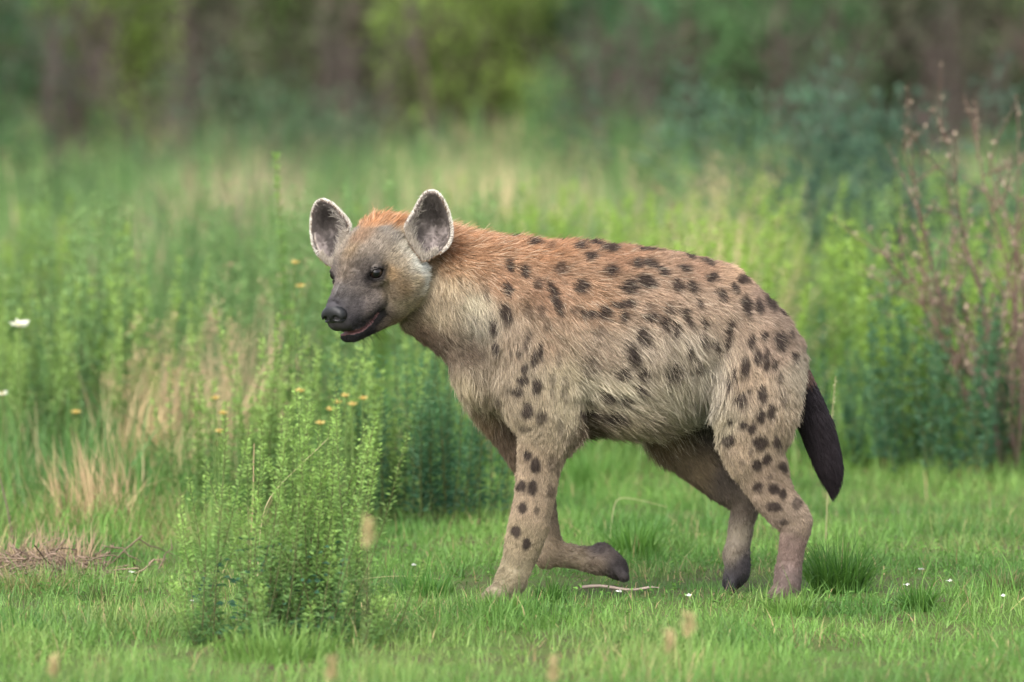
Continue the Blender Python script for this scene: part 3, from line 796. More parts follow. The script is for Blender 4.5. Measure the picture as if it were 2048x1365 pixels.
def blades(x, y, z, h, wd, col, bend=0.5, segs=2, az=None, lean=0.25):
    """grass blades as tapering bent ribbons"""
    n = len(x)
    az = rng.random(n) * 2 * math.pi if az is None else az
    fx, fy = np.cos(az), np.sin(az)                        # lean direction
    fa = az + math.pi / 2 + rng.normal(0, .6, n); sx, sy = np.cos(fa), np.sin(fa)
    l0 = np.abs(rng.normal(0, lean, n)); bd = np.abs(rng.normal(0, bend, n))
    rows = []
    ts = np.linspace(0, 1, segs + 1)
    for t in ts:
        ang = l0 + bd * t
        r = h * t * np.sin(ang * .8 + .0); zz = h * t * np.cos(ang * .8)
        wl_ = wd * (1 - t ** 1.5) * .5
        cx, cy_ = x + fx * r, y + fy * r
        if t == 1: rows.append(np.stack([cx, cy_, z + zz], 1)[:, None])
        else: rows.append(np.stack([np.stack([cx - sx * wl_, cy_ - sy * wl_, z + zz], 1), np.stack([cx + sx * wl_, cy_ + sy * wl_, z + zz], 1)], 1))
    V = np.concatenate(rows, 1); k = V.shape[1]             # (n, 2*segs+1, 3)
    base = np.arange(n)[:, None] * k
    F = []
    for s in range(segs - 1): F.append(base + np.array([2 * s, 2 * s + 1, 2 * s + 3, 2 * s + 2]))
    tri = base + np.array([2 * segs - 2, 2 * segs - 1, 2 * segs])
    C = np.repeat(fresh(col)[:, None], k, 1)
    return V.reshape(-1, 3), (np.concatenate(F) if F else np.zeros((0, 4), int)), tri, C.reshape(-1, 3)

def mixed_mesh(name, V, quads, tris, mat, cols, smooth=False):
    me = bpy.data.meshes.new(name)
    nv, nq, nt_ = len(V), len(quads), len(tris)
    me.vertices.add(nv); me.vertices.foreach_set('co', np.asarray(V, np.float32).ravel())
    me.loops.add(nq * 4 + nt_ * 3); me.loops.foreach_set('vertex_index', np.concatenate([np.asarray(quads).ravel(), np.asarray(tris).ravel()]).astype(np.int32))
    me.polygons.add(nq + nt_)
    st = np.concatenate([np.arange(nq) * 4, nq * 4 + np.arange(nt_) * 3]).astype(np.int32)
    me.polygons.foreach_set('loop_start', st); me.polygons.foreach_set('loop_total', np.concatenate([np.full(nq, 4), np.full(nt_, 3)]).astype(np.int32))
    me.update(calc_edges=True)
    ca = me.color_attributes.new('col', 'FLOAT_COLOR', 'POINT')
    c4 = np.ones((nv, 4), np.float32); c4[:, :3] = cols; ca.data.foreach_set('color', c4.ravel())
    me.polygons.foreach_set('use_smooth', np.full(nq + nt_, smooth))
    me.materials.append(mat)
    return me

class Leaves:
    """collects many small folded leaves (one quad each) into one foliage mesh"""
    def __init__(s): s.V, s.C = [], []
    def add(s, P, D, ln, wd, col, droop=0.15):
        n = len(P); D = nrm(D)
        S = nrm(np.cross(D, np.array([0, 0, 1.0]) + rng.normal(0, .45, (n, 3)))); U = np.cross(S, D)
        ln = np.broadcast_to(ln, n)[:, None]; wd = np.broadcast_to(wd, n)[:, None]
        m = P + D * ln * .45
        tip = P + D * ln - np.array([0, 0, 1.0]) * ln * droop
        s.V.append(np.stack([P, m + S * wd * .5 + U * wd * .22, tip, m - S * wd * .5 + U * wd * .22], 1)); s.C.append(np.repeat(fresh(np.broadcast_to(col, (n, 3)))[:, None], 4, 1))
    def mesh(s, name, mat):
        V = np.concatenate(s.V).reshape(-1, 3); C = np.concatenate(s.C).reshape(-1, 3)
        return mesh_obj(name, V, np.arange(len(V)).reshape(-1, 4), mat, cols=C, smooth=False, data_only=True)

class Tubes:
    """collects tapering stems into one mesh"""
    def __init__(s): s.V, s.F, s.C, s.n = [], [], [], 0
    def add(s, pts, r0, r1, col, sides=4):
        pts = np.asarray(pts, float); k = len(pts)
        T = nrm(np.gradient(pts, axis=0)); a = nrm(np.cross(T, np.array([0.31, 0.95, 0.05]))); b_ = np.cross(T, a)
        r = np.linspace(r0, r1, k)[:, None, None]; an = np.arange(sides) * 2 * math.pi / sides
        ring = pts[:, None] + r * (np.cos(an)[None, :, None] * a[:, None] + np.sin(an)[None, :, None] * b_[:, None])
        s.V.append(ring.reshape(-1, 3)); s.C.append(np.broadcast_to(col, (k * sides, 3)))
        i, j = np.meshgrid(np.arange(k - 1), np.arange(sides), indexing='ij')
        s.F.append(s.n + np.stack([i * sides + j, i * sides + (j + 1) % sides, (i + 1) * sides + (j + 1) % sides, (i + 1) * sides + j], -1).reshape(-1, 4)); s.n += k * sides
    def mesh(s, name, mat): return mesh_obj(name, np.concatenate(s.V), np.concatenate(s.F), mat, cols=np.concatenate(s.C), data_only=True)

def stem_path(p0, d0, ln, k=8, rise=0.35, wob=0.03):
    pts = [np.array(p0, float)]; d = nrm(np.array(d0, float))
    for _ in range(k - 1):
        d = nrm(d + np.array([0, 0, rise / k]) + rng.normal(0, wob, 3)); pts.append(pts[-1] + d * ln / (k - 1))
    return np.array(pts)

def plume(lv, tb, p0, d0, ln, n, leaf, low, high, spread=0.9, stem_c=(0.07, 0.085, 0.03), rise=0.4, bare=0.08, side=0.0, rs=0.0022):
    """one upright leafy stem; leaves shorten and pale towards the tip"""
    pts = stem_path(p0, d0, ln, 8, rise)
    tb.add(pts, rs, rs * .3, stem_c)
    t = bare + (1 - bare) * np.sort(rng.random(n)) ** 0.85
    P = np.stack([np.interp(t, np.linspace(0, 1, len(pts)), pts[:, k]) for k in range(3)], 1)
    ax = nrm(np.stack([np.interp(t, np.linspace(0, 1, len(pts)), np.gradient(pts, axis=0)[:, k]) for k in range(3)], 1))
    an = np.arange(n) * 2.4 + rng.normal(0, .4, n)
    R = np.column_stack([np.cos(an), np.sin(an), np.zeros(n)])
    D = R * spread + ax * (0.45 + .35 * t)[:, None] + rng.normal(0, .15, (n, 3))
    off = side * rng.random(n) * (1 - t * .8)
    P = P + R * off[:, None]
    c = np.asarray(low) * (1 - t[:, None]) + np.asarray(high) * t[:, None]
    c = c * (0.72 + .56 * rng.random(n))[:, None]
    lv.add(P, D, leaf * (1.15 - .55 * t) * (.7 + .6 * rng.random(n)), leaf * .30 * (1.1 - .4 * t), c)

def plant_things(name, meshes, spots, label, cat, group):
    """things with stem and foliage parts that share mesh data; spots = (x, y, rz, scale, variant)"""
    out = []
    for (x, y, rz, sc, k) in spots:
        r = empty(name, (x, y, gz(x, y) - .005), rz); r.scale = (sc, sc, sc)
        for pn, me in meshes[k].items(): link(pn, me, r)
        tag(r, label, cat, group); out.append(r)
    return out

FX = PX * CAM_D
def at_d(u, d): return (u - 1024.0) / FX * d, d - CAM_D

# ------------------------------------------------------------------ lawn
def patch_noise(x, y, s, seed): return vnoise(np.column_stack([x, y, np.zeros(len(x))]), s, seed)
n = 340000
y = -3.3 + 9.8 * rng.random(n) ** 1.15; x = (rng.random(n) - .5) * (3.9 + (y + 3.3) * .30)
dn = patch_noise(x, y, .35, 71) * .6 + patch_noise(x, y, .11, 72) * .4
bare = np.clip((patch_noise(x, y, .42, 77) - .74) * 7, 0, 1)
keep = rng.random(n) < np.clip(.30 + 1.7 * (dn - .3), .20, 1) * (1 - .75 * bare); x, y, dn = x[keep], y[keep], dn[keep]; n = len(x)
h = (.018 + .048 * np.clip(dn * 1.5 - .25, 0, 1)) * (.6 + .8 * rng.random(n)) * np.interp(y, [-3, 0, 3, 6], [1.7, 1.05, 1.3, 1.7])
wild = np.clip((-.25 - x) / .5, 0, 1) * np.clip((y - .7) / .9, 0, 1)
rim = np.clip((y - (np.interp(x, [-1.6, -.9, -.2, .3, 1.0, 2.0], [2.0, 2.3, 3.4, 4.0, 4.2, 4.1]) - 1.3)) / 1.3, 0, 1)
h = h * (1 + 1.3 * wild * rng.random(n) + 1.1 * rim * patch_noise(x, y, .3, 78))
tall = rng.random(n) < .03; h[tall] *= 1.8
g1, g2, g3 = np.array([.165, .265, .062]), np.array([.078, .160, .036]), np.array([.250, .275, .095])
mixn = np.clip((patch_noise(x, y, .38, 73)[:, None] - .5) * 2.0 + .5, 0, 1)
col = g1 * mixn + g2 * (1 - mixn)
col = col + (g3 - col) * (np.clip(patch_noise(x, y, .28, 74) * 2.2 - 1.0, 0, .9) * rng.random(n))[:, None]
dry = rng.random(n) < .03 + .16 * wild * (patch_noise(x, y, .25, 79) > .4) + .10 * (patch_noise(x, y, .22, 75) > .68)
col[dry] = np.array([.36, .28, .14]) * (.6 + .6 * rng.random(dry.sum()))[:, None]
col = col * (.7 + .6 * rng.random(n))[:, None]
V, Q, T, C = blades(x, y, ground_z(x, y) - .004, h, .0020 + .0018 * rng.random(n), col, bend=1.0, segs=2, lean=.55)
tag(link('short_grass', mixed_mesh('short_grass', V, Q, T, blade_mat, C)), 'short bright green grass carpeting the clearing underfoot', 'grass', kind='stuff')

# tiny creeping leaves between the blades
lv = Leaves(); n = 16000
y = -3.2 + 7.5 * rng.random(n); x = (rng.random(n) - .5) * (3.6 + (y + 3) * .3)
k = patch_noise(x, y, .3, 76) > .52; x, y = x[k], y[k]; n = len(x)
an = rng.random(n) * 6.283
lv.add(np.column_stack([x, y, ground_z(x, y) + .004 + .028 * rng.random(n)]), np.column_stack([np.cos(an), np.sin(an), .25 + .5 * rng.random(n)]), .012 + .010 * rng.random(n), .007, np.array([.12, .21, .045]) * (.6 + .8 * rng.random(n))[:, None])
tag(link('ground_cover', lv.mesh('ground_cover', leaf_mat)), 'tiny creeping green leaves scattered among the short grass', 'ground cover', kind='stuff')

# ------------------------------------------------------------------ tall meadow behind
def meadow(name, label, n, y0, y1, wid, h0, h1, bw, seed, cols, dryf, start=None):
    y = y0 + (y1 - y0) * rng.random(n); x = (rng.random(n) - .5) * (wid + (y - y0) * .5)
    if start is not None:
        k = y > start(x); x, y = x[k], y[k]; n = len(x)
    dn = patch_noise(x, y, .9, seed)
    h = (h0 + (h1 - h0) * rng.random(n) ** 1.3) * (.25 + 1.25 * np.clip((dn - .5) * 1.8 + .5, 0, 1))
    ca, cb, cc = cols
    m = np.clip((patch_noise(x, y, 1.2, seed + 1)[:, None] - .5) * 2.2 + .5, 0, 1); col = np.array(ca) * m + np.array(cb) * (1 - m)
    col = col * (.65 + .7 * rng.random(n))[:, None]
    dr = rng.random(n) < dryf * (patch_noise(x, y, 1.1, seed + 2) > .52) * 2 + .02
    col[dr] = np.array(cc) * (.6 + .6 * rng.random(dr.sum()))[:, None]
    V, Q, T, C = blades(x, y, ground_z(x, y) - .01, h, bw * (.6 + .8 * rng.random(n)), col, bend=.55, segs=3, lean=.22)
    tag(link(name, mixed_mesh(name, V, Q, T, blade_mat, C)), label, 'grass', kind='stuff')
edge = lambda x: np.interp(x, [-1.6, -.9, -.2, .3, 1.0, 2.0], [2.0, 2.3, 3.4, 4.0, 4.2, 4.1])
meadow('tall_grass', 'tall green grass growing thickly behind the clearing', 62000, 1.8, 12, 7.0, .07, .30, .006, 81, ((.15, .24, .06), (.09, .165, .05), (.36, .30, .16)), .08, edge)
meadow('meadow_grass', 'soft pale green meadow of tall grass before the bushes', 150000, 10, 44, 12.0, .20, .62, .016, 84, ((.18, .255, .085), (.115, .185, .07), (.38, .31, .18)), .14)

# ------------------------------------------------------------------ forbs: upright leafy spires
G_LOW, G_HIGH = (.065, .135, .05), (.17, .27, .055)
def forb_variant(n_st, hgt, low, high, leaf=.020, dens=85, spread=.10, tilt=.16, bare=.08):
    lv, tb = Leaves(), Tubes()
    for _ in range(n_st):
        a = rng.random() * 6.283; r = spread * rng.random() ** .5
        d = (math.cos(a) * tilt * rng.random() * 1.6, math.sin(a) * tilt * rng.random() * 1.6, 1)
        plume(lv, tb, (math.cos(a) * r, math.sin(a) * r, 0), d, hgt * (.62 + .48 * rng.random()), int(dens * (.8 + .4 * rng.random())), leaf, low, high, spread=.8, bare=bare)
    return {'stem': tb.mesh('stem', stem_mat), 'foliage': lv.mesh('foliage', leaf_mat)}
bright = [forb_variant(7, .62, (.07, .14, .045), (.29, .38, .075), .036, 100) for _ in range(4)]
soft = [forb_variant(7, .66, (.075, .145, .065), (.20, .28, .105), .036, 100) for _ in range(4)]
dark = [forb_variant(8, .48, (.042, .095, .055), (.085, .160, .085), .034, 95, spread=.16, tilt=.3) for _ in range(3)]
spots_b, spots_s, spots_d = [], [], []
for _ in range(1500):
    if len(spots_b) + len(spots_s) >= 285: break
    d = 18.2 + 10.5 * random.random() ** 1.4; u = random.uniform(-700, 2750)
    x, y_ = at_d(u, d)
    if y_ < float(edge(np.array([x]))[0]) + .15: continue
    sp = (x, y_, random.uniform(0, 6.28), random.uniform(.75, 1.25), random.randrange(4))
    (spots_b if (u > 1050) != (random.random() < .18) else spots_s).append(sp)
for (u, v, sc) in [(1750, 935, 1.0), (1830, 950, 1.1), (1900, 960, 1.0), (1960, 955, 1.1), (1780, 915, 1.0), (1700, 930, .8), (2030, 950, 1.0), (1870, 925, 1.1)]:
    x, y_ = at(u, v); spots_d.append((x, y_, random.uniform(0, 6.28), sc, random.randrange(3)))
plant_things('leafy_forb', bright, spots_b, 'bright yellow-green leafy forb with upright spires behind the clearing', 'forb', 'bright leafy forbs behind the clearing')
plant_things('leafy_forb', soft, spots_s, 'soft grey-green leafy forb with upright spires in the meadow', 'forb', 'soft green leafy forbs in the meadow')
plant_things('low_forb', dark, spots_d, 'dark blue-green bushy forb at the edge of the grass behind the tail', 'forb', 'dark bushy forbs behind the tail')

# left-hand thicket, nearer
left = [forb_variant(6, .50, (.075, .150, .055), (.32, .40, .12), .026, 130, spread=.09, tilt=.2) for _ in range(4)]
sl = []
for (u, v, sc) in [(440, 1055, .85), (520, 1050, 1.05), (600, 1055, .95), (680, 1060, 1.0), (740, 1050, .95), (480, 1030, 1.0), (560, 1025, 1.05), (640, 1030, 1.0), (710, 1030, .95), (780, 1030, .85), (400, 1035, .85),
                   (60, 960, 1.1), (130, 950, 1.2), (190, 960, 1.1), (20, 975, 1.0), (250, 945, 1.2), (330, 940, 1.1), (90, 930, 1.2), (290, 930, 1.2), (370, 955, 1.0), (820, 975, 1.0), (880, 960, 1.0), (940, 955, 1.0), (1000, 955, .9), (160, 920, 1.2), (-40, 950, 1.1), (-120, 940, 1.2)]:
    x, y_ = at(u, v); sl.append((x, y_, random.uniform(0, 6.28), sc, random.randrange(4)))
plant_things('leafy_forb', left, sl, 'feathery green forb in the thicket behind the front shrub', 'forb', 'feathery forbs in the left thicket')

def one_plant(name, builder, loc, label, cat, group=None):
    r = empty(name, (loc[0], loc[1], gz(*loc) - .004)); tag(r, label, cat, group)
    for pn, me in builder().items():
        p = link(pn, me, r)
        if pn in ('seed_heads', 'blades', 'bristles'): p['kind'] = 'stuff'
    return r

# the shrub in front, left of the animal
def front_shrub():
    lv, tb = Leaves(), Tubes()
    for i in range(92):
        a = rng.random() * 6.283; rr = .17 * rng.random() ** .6
        lean = np.array([.22 + .22 * rng.normal(), .16 * rng.normal(), 1.0]) if i % 3 else np.array([-.16 + .26 * rng.normal(), .18 * rng.normal(), 1.0])
        lean[0] = np.clip(lean[0], -.5, .42)
        ln = (.20 + .34 * rng.random()) * (1.0 if lean[0] > -.1 else .85)
        if i >= 74:                                        # short outer shoots soften the foot of the shrub
            rr = .14 + .10 * rng.random(); lean = np.array([math.cos(a) * .5, math.sin(a) * .5, 1.0]); ln = .08 + .14 * rng.random()
        p0 = (math.cos(a) * rr * 1.15 - .01, math.sin(a) * rr, 0)
        dull = .8 + .45 * rng.random()
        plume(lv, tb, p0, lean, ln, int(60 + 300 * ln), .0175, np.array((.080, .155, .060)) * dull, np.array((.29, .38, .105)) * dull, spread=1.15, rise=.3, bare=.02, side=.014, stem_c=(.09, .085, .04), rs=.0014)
    # broader dark bluish leaves low down
    n = 170; an = rng.random(n) * 6.283; r = .13 * rng.random(n) ** .5
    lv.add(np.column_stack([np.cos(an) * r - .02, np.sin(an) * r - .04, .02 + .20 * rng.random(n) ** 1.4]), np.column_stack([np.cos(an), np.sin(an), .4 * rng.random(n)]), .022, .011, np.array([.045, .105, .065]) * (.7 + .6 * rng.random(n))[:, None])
    return {'stem': tb.mesh('stem', stem_mat), 'foliage': lv.mesh('foliage', leaf_mat)}
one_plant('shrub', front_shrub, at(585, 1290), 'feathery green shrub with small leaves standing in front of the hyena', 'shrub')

def dark_shrub():
    lv, tb = Leaves(), Tubes()
    for i in range(46):
        a = rng.random() * 6.283; r = .15 * rng.random() ** .5
        plume(lv, tb, (math.cos(a) * r * 1.25, math.sin(a) * r * .8, 0), (math.cos(a) * .3 * rng.random(), math.sin(a) * .3, 1), .30 + .16 * rng.random(), 120, .024, (.030, .075, .048), (.085, .165, .075), bare=.1, side=.02)
    return {'stem': tb.mesh('stem', stem_mat), 'foliage': lv.mesh('foliage', leaf_mat)}
one_plant('shrub', dark_shrub, at(868, 1048), 'dark blue-green dense shrub behind the hyena chest', 'shrub')

def tall_spire():
    lv, tb = Leaves(), Tubes()
    plume(lv, tb, (0, 0, 0), (-.06, 0, 1), .96, 260, .030, G_LOW, (.22, .32, .08), rise=.05, rs=.003)
    plume(lv, tb, (.03, .02, 0), (.05, 0, 1), .74, 200, .028, G_LOW, (.22, .32, .08), rise=.1, rs=.003)
    plume(lv, tb, (-.03, .02, 0), (.02, 0, 1), .55, 160, .028, G_LOW, (.22, .32, .08), rise=.1, rs=.003)
    return {'stem': tb.mesh('stem', stem_mat), 'foliage': lv.mesh('foliage', leaf_mat)}
one_plant('tall_forb', tall_spire, at(596, 985), 'tallest leafy forb spire rising beside the far ear', 'forb')

# ------------------------------------------------------------------ dry grass, stalks, twigs
def dry_tuft(n, h, spread, lean, col=(.42, .32, .17), seeds=0):
    az = rng.random(n) * 6.283; r = spread * rng.random(n) ** .5
    x, y = np.cos(az) * r, np.sin(az) * r
    V, Q, T, C = blades(x, y, np.zeros(n), h * (.5 + .6 * rng.random(n)), .004 + .003 * rng.random(n), np.array(col) * (.6 + .7 * rng.random(n))[:, None], bend=.5, segs=4, az=rng.normal(lean, 1.0, n), lean=.3)
    d = {'blades': mixed_mesh('blades', V, Q, T, dry_mat, C)}
    if seeds:
        lv = Leaves()
        for _ in range(seeds):
            a = rng.random() * 6.283; rr = spread * rng.random() ** .5; hh = h * (.55 + .5 * rng.random()); ld = rng.normal(lean, .9)
            p = np.array([math.cos(a) * rr + math.cos(ld) * hh * .25, math.sin(a) * rr + math.sin(ld) * hh * .1, hh])
            m = 36; t = rng.random(m); ax = nrm(np.array([math.cos(ld) * .45 + rng.normal(0, .2), rng.normal(0, .2), 1.0]))
            lv.add(p + ax * (t * h * .2)[:, None] + rng.normal(0, .006 + h * .012, (m, 3)), ax + rng.normal(0, .45, (m, 3)), .018, .0035, np.array(col) * (.6 + .5 * rng.random(m))[:, None])
        d['seed_heads'] = lv.mesh('seed_heads', dry_mat)
    return d
one_plant('dry_grass_tuft', lambda: dry_tuft(190, .36, .07, .4, seeds=6), at(285, 985), 'tall straw-coloured dry grass tuft left of the front shrub', 'grass tuft')
one_plant('dry_grass_tuft', lambda: dry_tuft(120, .30, .06, .3, (.40, .33, .18), seeds=4), at(370, 1000), 'smaller straw-coloured grass tuft touching the leafy thicket', 'grass tuft')
one_plant('dry_grass_tuft', lambda: dry_tuft(160, .26, .12, 2.6, (.36, .27, .15)), at(190, 1060), 'low brown dry grass tuft above the twig pile', 'grass tuft')
one_plant('dry_grass_tuft', lambda: dry_tuft(1500, .78, .42, 1.5, (.52, .42, .24), seeds=60), at_d(965, 31), 'pale straw grass clump in the meadow above the hyena shoulder', 'grass tuft')
one_plant('dry_grass_tuft', lambda: dry_tuft(900, .72, .20, 1.5, (.48, .39, .22), seeds=40), at_d(1425, 22), 'tan grass clump in the meadow above the hyena back', 'grass tuft')
one_plant('dry_grass_tuft', lambda: dry_tuft(900, .78, .40, 1.5, (.40, .30, .20), seeds=30), at_d(480, 34), 'pinkish brown grass clump far behind the tallest spire', 'grass tuft')

for (u, v, h, sp, c, lab) in [(430, 962, .44, .05, (.44, .34, .20), 'feathery tan grass tuft leaning at the left edge of the leafy thicket'), (340, 950, .46, .06, (.40, .30, .19), 'reddish tan grass tuft behind the tall straw tuft'),
                              (245, 962, .40, .06, (.42, .33, .19), 'tan grass tuft just left of the tall straw tuft'), (500, 935, .52, .06, (.40, .30, .19), 'tallest tan grass tuft inside the leafy thicket')]:
    one_plant('dry_grass_tuft', lambda: dry_tuft(150, h, sp, .3, c, seeds=9), at(u, v), lab, 'grass tuft')

one_plant('dry_grass_tuft', lambda: dry_tuft(260, .13, .15, 1.2, (.24, .18, .11)), at(75, 1140), 'matted brown dry grass tangled in the twig pile', 'grass tuft')

def green_tuft(n, h, spread, ca, cb):
    az = rng.random(n) * 6.283; r = spread * rng.random(n) ** .6
    t = rng.random(n)[:, None]; col = np.array(ca) * t + np.array(cb) * (1 - t)
    V, Q, T, C = blades(np.cos(az) * r, np.sin(az) * r, np.zeros(n), h * (.5 + .6 * rng.random(n)), .0035 + .002 * rng.random(n), col, bend=.7, segs=4, az=az + rng.normal(0, .5, n), lean=.35)
    return {'blades': mixed_mesh('blades', V, Q, T, blade_mat, C)}
for (u, v, n, h, sp, ca, cb, lab) in [
    (1678, 1192, 420, .145, .062, (.050, .115, .022), (.10, .19, .035), 'largest dark green grass tussock behind the planted hind paw'),
    (1838, 1226, 190, .085, .034, (.055, .13, .025), (.11, .20, .04), 'small dark green grass tussock to the right of the large tussock'),
    (1105, 1205, 150, .070, .030, (.055, .13, .025), (.11, .20, .04), 'small green grass tussock under the lifted front paw'),
    (1270, 1120, 260, .12, .060, (.06, .14, .025), (.12, .22, .04), 'soft green grass tussock beyond the lifted front paw'),
    (205, 1205, 160, .06, .045, (.05, .10, .025), (.12, .11, .04), 'low dark grass tussock beside the twig pile'),
    (2010, 1195, 170, .07, .05, (.16, .13, .06), (.08, .14, .04), 'brownish green grass tussock at the right of the small tussock'),
    (1010, 1236, 230, .066, .06, (.11, .19, .04), (.17, .26, .06), 'low bright grass tussock in front of the planted front paw'),
    (1585, 1232, 230, .058, .06, (.11, .19, .04), (.17, .26, .06), 'low bright grass tussock in front of the planted hind paw'),
    (560, 1330, 300, .10, .12, (.11, .19, .04), (.19, .27, .07), 'soft tall grass tussock at the foot of the front shrub'),
    (60, 1178, 200, .075, .10, (.13, .17, .05), (.30, .26, .12), 'thin green and straw grass growing through the twig pile'),
    (850, 1190, 220, .08, .06, (.06, .14, .03), (.12, .22, .045), 'bright green grass tussock between shrub and front paw'),
    (1180, 985, 300, .16, .08, (.07, .15, .03), (.13, .23, .05), 'bright green grass tussock under the belly'),
    (1735, 930, 260, .14, .07, (.08, .17, .03), (.15, .25, .05), 'broad bright grass tussock beyond the tail tip')]:
    one_plant('grass_tussock', lambda: green_tuft(n, h, sp, ca, cb), at(u, v), lab, 'grass tuft')

def single(name, builder_mesh, loc, label, cat, group=None):
    o = link(name, builder_mesh); o.location = (loc[0], loc[1], gz(*loc)); tag(o, label, cat, group); return o
# bare spiky grass spike beside the tail
lv, tb = Leaves(), Tubes()
pts = stem_path((0, 0, 0), (.02, 0, 1), .44, 9, 0, .012); tb.add(pts, .0016, .0009, (.34, .31, .17))
m = 70; t = .52 + .46 * rng.random(m); P = np.stack([np.interp(t, np.linspace(0, 1, 9), pts[:, k]) for k in range(3)], 1); an = rng.random(m) * 6.283
lv.add(P, np.column_stack([np.cos(an), np.sin(an), np.full(m, .5)]), .018 * (1.4 - t), .002, (.45, .43, .26))
sp_ = empty('grass_spike', (*at(1652, 1110), 0)); tag(sp_, 'single pale dry grass spike standing just behind the tail', 'grass stalk')
link('stalk', tb.mesh('stalk', dry_mat), sp_); link('bristles', lv.mesh('bristles', dry_mat), sp_)
# dry stems lying or arching over the grass
for (uv0, v0, pts2, r, col, lab) in [
    (700, 1168, [(700, 1165, 0.0), (760, 1156, .0), (830, 1156, 0), (885, 1166, 0)], .0014, (.42, .38, .20), 'thin pale arched stalk between shrub and planted front paw'),
    (1280, 1090, [(1228, 994, 0), (1280, 1002, 0), (1335, 1018, 0)], .0013, (.46, .42, .24), 'thin pale straw leaning under the belly'),
    (580, 1200, [(520, 1010, 0), (575, 955, 0), (640, 895, 0), (655, 880, 0)], .0018, (.44, .37, .22), 'pale dry stalk slanting across the front shrub'),
    (505, 1150, [(506, 980, 0), (505, 930, 0), (506, 890, 0)], .0022, (.40, .29, .17), 'short straight straw stalk upright in the front shrub')]:
    x0, y0 = at(uv0, v0); d = y0 + CAM_D
    P = np.array([[(u - 1024) / FX * d - x0, .02 * k, CAM_H - (v - HORIZON) / FX * d] for k, (u, v, _) in enumerate(pts2)])
    Pd = np.array([[np.interp(t, np.linspace(0, 1, len(P)), P[:, k]) for k in range(3)] for t in np.linspace(0, 1, 12)])
    # the foot of the stalk reaches the ground
    foot = np.array([Pd[0] * np.array([1, 1, 0]) + np.array([-.01 * (1 - t), 0, Pd[0][2] * t]) for t in np.linspace(0, .95, 5)])
    path = np.vstack([foot, Pd])
    for _ in range(6): path[1:-1] = .25 * path[:-2] + .5 * path[1:-1] + .25 * path[2:]
    tb = Tubes(); tb.add(path, r * .8, r * .4, col, 5)
    o = link('dry_stalk', tb.mesh('dry_stalk', dry_mat)); o.location = (x0, y0, 0); tag(o, lab, 'stalk')
# fallen stick near the lifted paw
tb = Tubes(); P = np.column_stack([np.linspace(-.085, .075, 9), np.linspace(.012, -.012, 9), .022 + .004 * np.sin(np.linspace(0, 7, 9))])
tb.add(P, .0042, .0026, (.24, .19, .16), 6); tb.add(np.array([P[6], P[6] + (.03, .004, .006), P[6] + (.055, .006, .004)]), .002, .001, (.28, .23, .19), 5)
single('stick', tb.mesh('stick', stem_mat), at(1240, 1196), 'pale fallen stick lying in the grass below the lifted front paw', 'stick')
# pile of grey-brown twigs, left
tb = Tubes()
for _ in range(240):
    a = rng.normal(0, 1.0) + (math.pi if rng.random() < .5 else 0); l = .03 + .13 * rng.random() ** 1.5
    p = np.array([rng.normal(0, .095), rng.normal(0, .10), .003 + .060 * rng.random() ** 1.6])
    d = np.array([math.cos(a), math.sin(a), rng.normal(.12, .45)]); k = np.linspace(-.5, .5, 5)[:, None]
    q = p + d * k * l + rng.normal(0, .004, (5, 3)); q[:, 2] = np.maximum(q[:, 2], .001)
    tb.add(q, .0021, .0008, np.array([.16, .115, .085]) * (.5 + 1.0 * rng.random()), 4)
single('twig_pile', tb.mesh('twig_pile', stem_mat), at(80, 1150), 'low pile of dead grey-brown twigs on the grass', 'twigs')['kind'] = 'stuff'
tb = Tubes(); tb.add(stem_path((0, 0, 0), (-.1, 0, 1), .17, 8, -.8, .02), .003, .0016, (.14, .10, .08), 5)
single('bent_twig', tb.mesh('bent_twig', stem_mat), at(22, 1085), 'short curved dark bare twig standing above the twig pile', 'twig')

# twiggy brown shrub at the right
def twig_shrub(n_main, hgt, lean, col, leaf_c, nl):
    tb, lv = Tubes(), Leaves()
    for _ in range(n_main):
        p = stem_path((rng.normal(0, .05), rng.normal(0, .05), 0), (lean + rng.normal(0, .25), rng.normal(0, .2), 1), hgt * (.6 + .5 * rng.random()), 10, .05, .06)
        tb.add(p, .006, .002, np.array(col) * (.7 + .6 * rng.random()), 5)
        for k in range(3, 10):
            for _ in range(2):
                d = nrm(p[k] - p[k - 1] + rng.normal(0, .03, 3)); q = stem_path(p[k], d + rng.normal(0, .55, 3) + (0, 0, .3), hgt * .20 * (.5 + rng.random()), 5, .2, .1)
                tb.add(q, .0026, .001, np.array(col) * (.7 + .6 * rng.random()), 4)
                if nl:
                    m = nl; t = rng.random(m); P = np.stack([np.interp(t, np.linspace(0, 1, 5), q[:, c]) for c in range(3)], 1)
                    lv.add(P, rng.normal(0, .6, (m, 3)) + (0, 0, .6), .022, .009, np.array(leaf_c) * (.6 + .8 * rng.random(m))[:, None])
    out = {'stem': tb.mesh('stem', stem_mat)}
    if nl: out['dry_leaves'] = lv.mesh('dry_leaves', dry_mat)
    return out
one_plant('twiggy_shrub', lambda: twig_shrub(8, .95, -.22, (.13, .085, .065), (.27, .21, .16), 7), at(2035, 945), 'brown twiggy shrub with dry leaves leaning over at the right', 'shrub')
one_plant('twiggy_shrub', lambda: twig_shrub(6, .70, -.30, (.12, .085, .07), (.27, .20, .15), 5), at(2000, 955), 'lower brown twiggy shrub in front of the taller leaning one', 'shrub')
one_plant('twiggy_shrub', lambda: twig_shrub(3, .80, -.16, (.10, .07, .055), (.26, .17, .11), 4), at_d(1360, 24.5), 'dark leaning dead stems beside the tan grass clump', 'shrub')
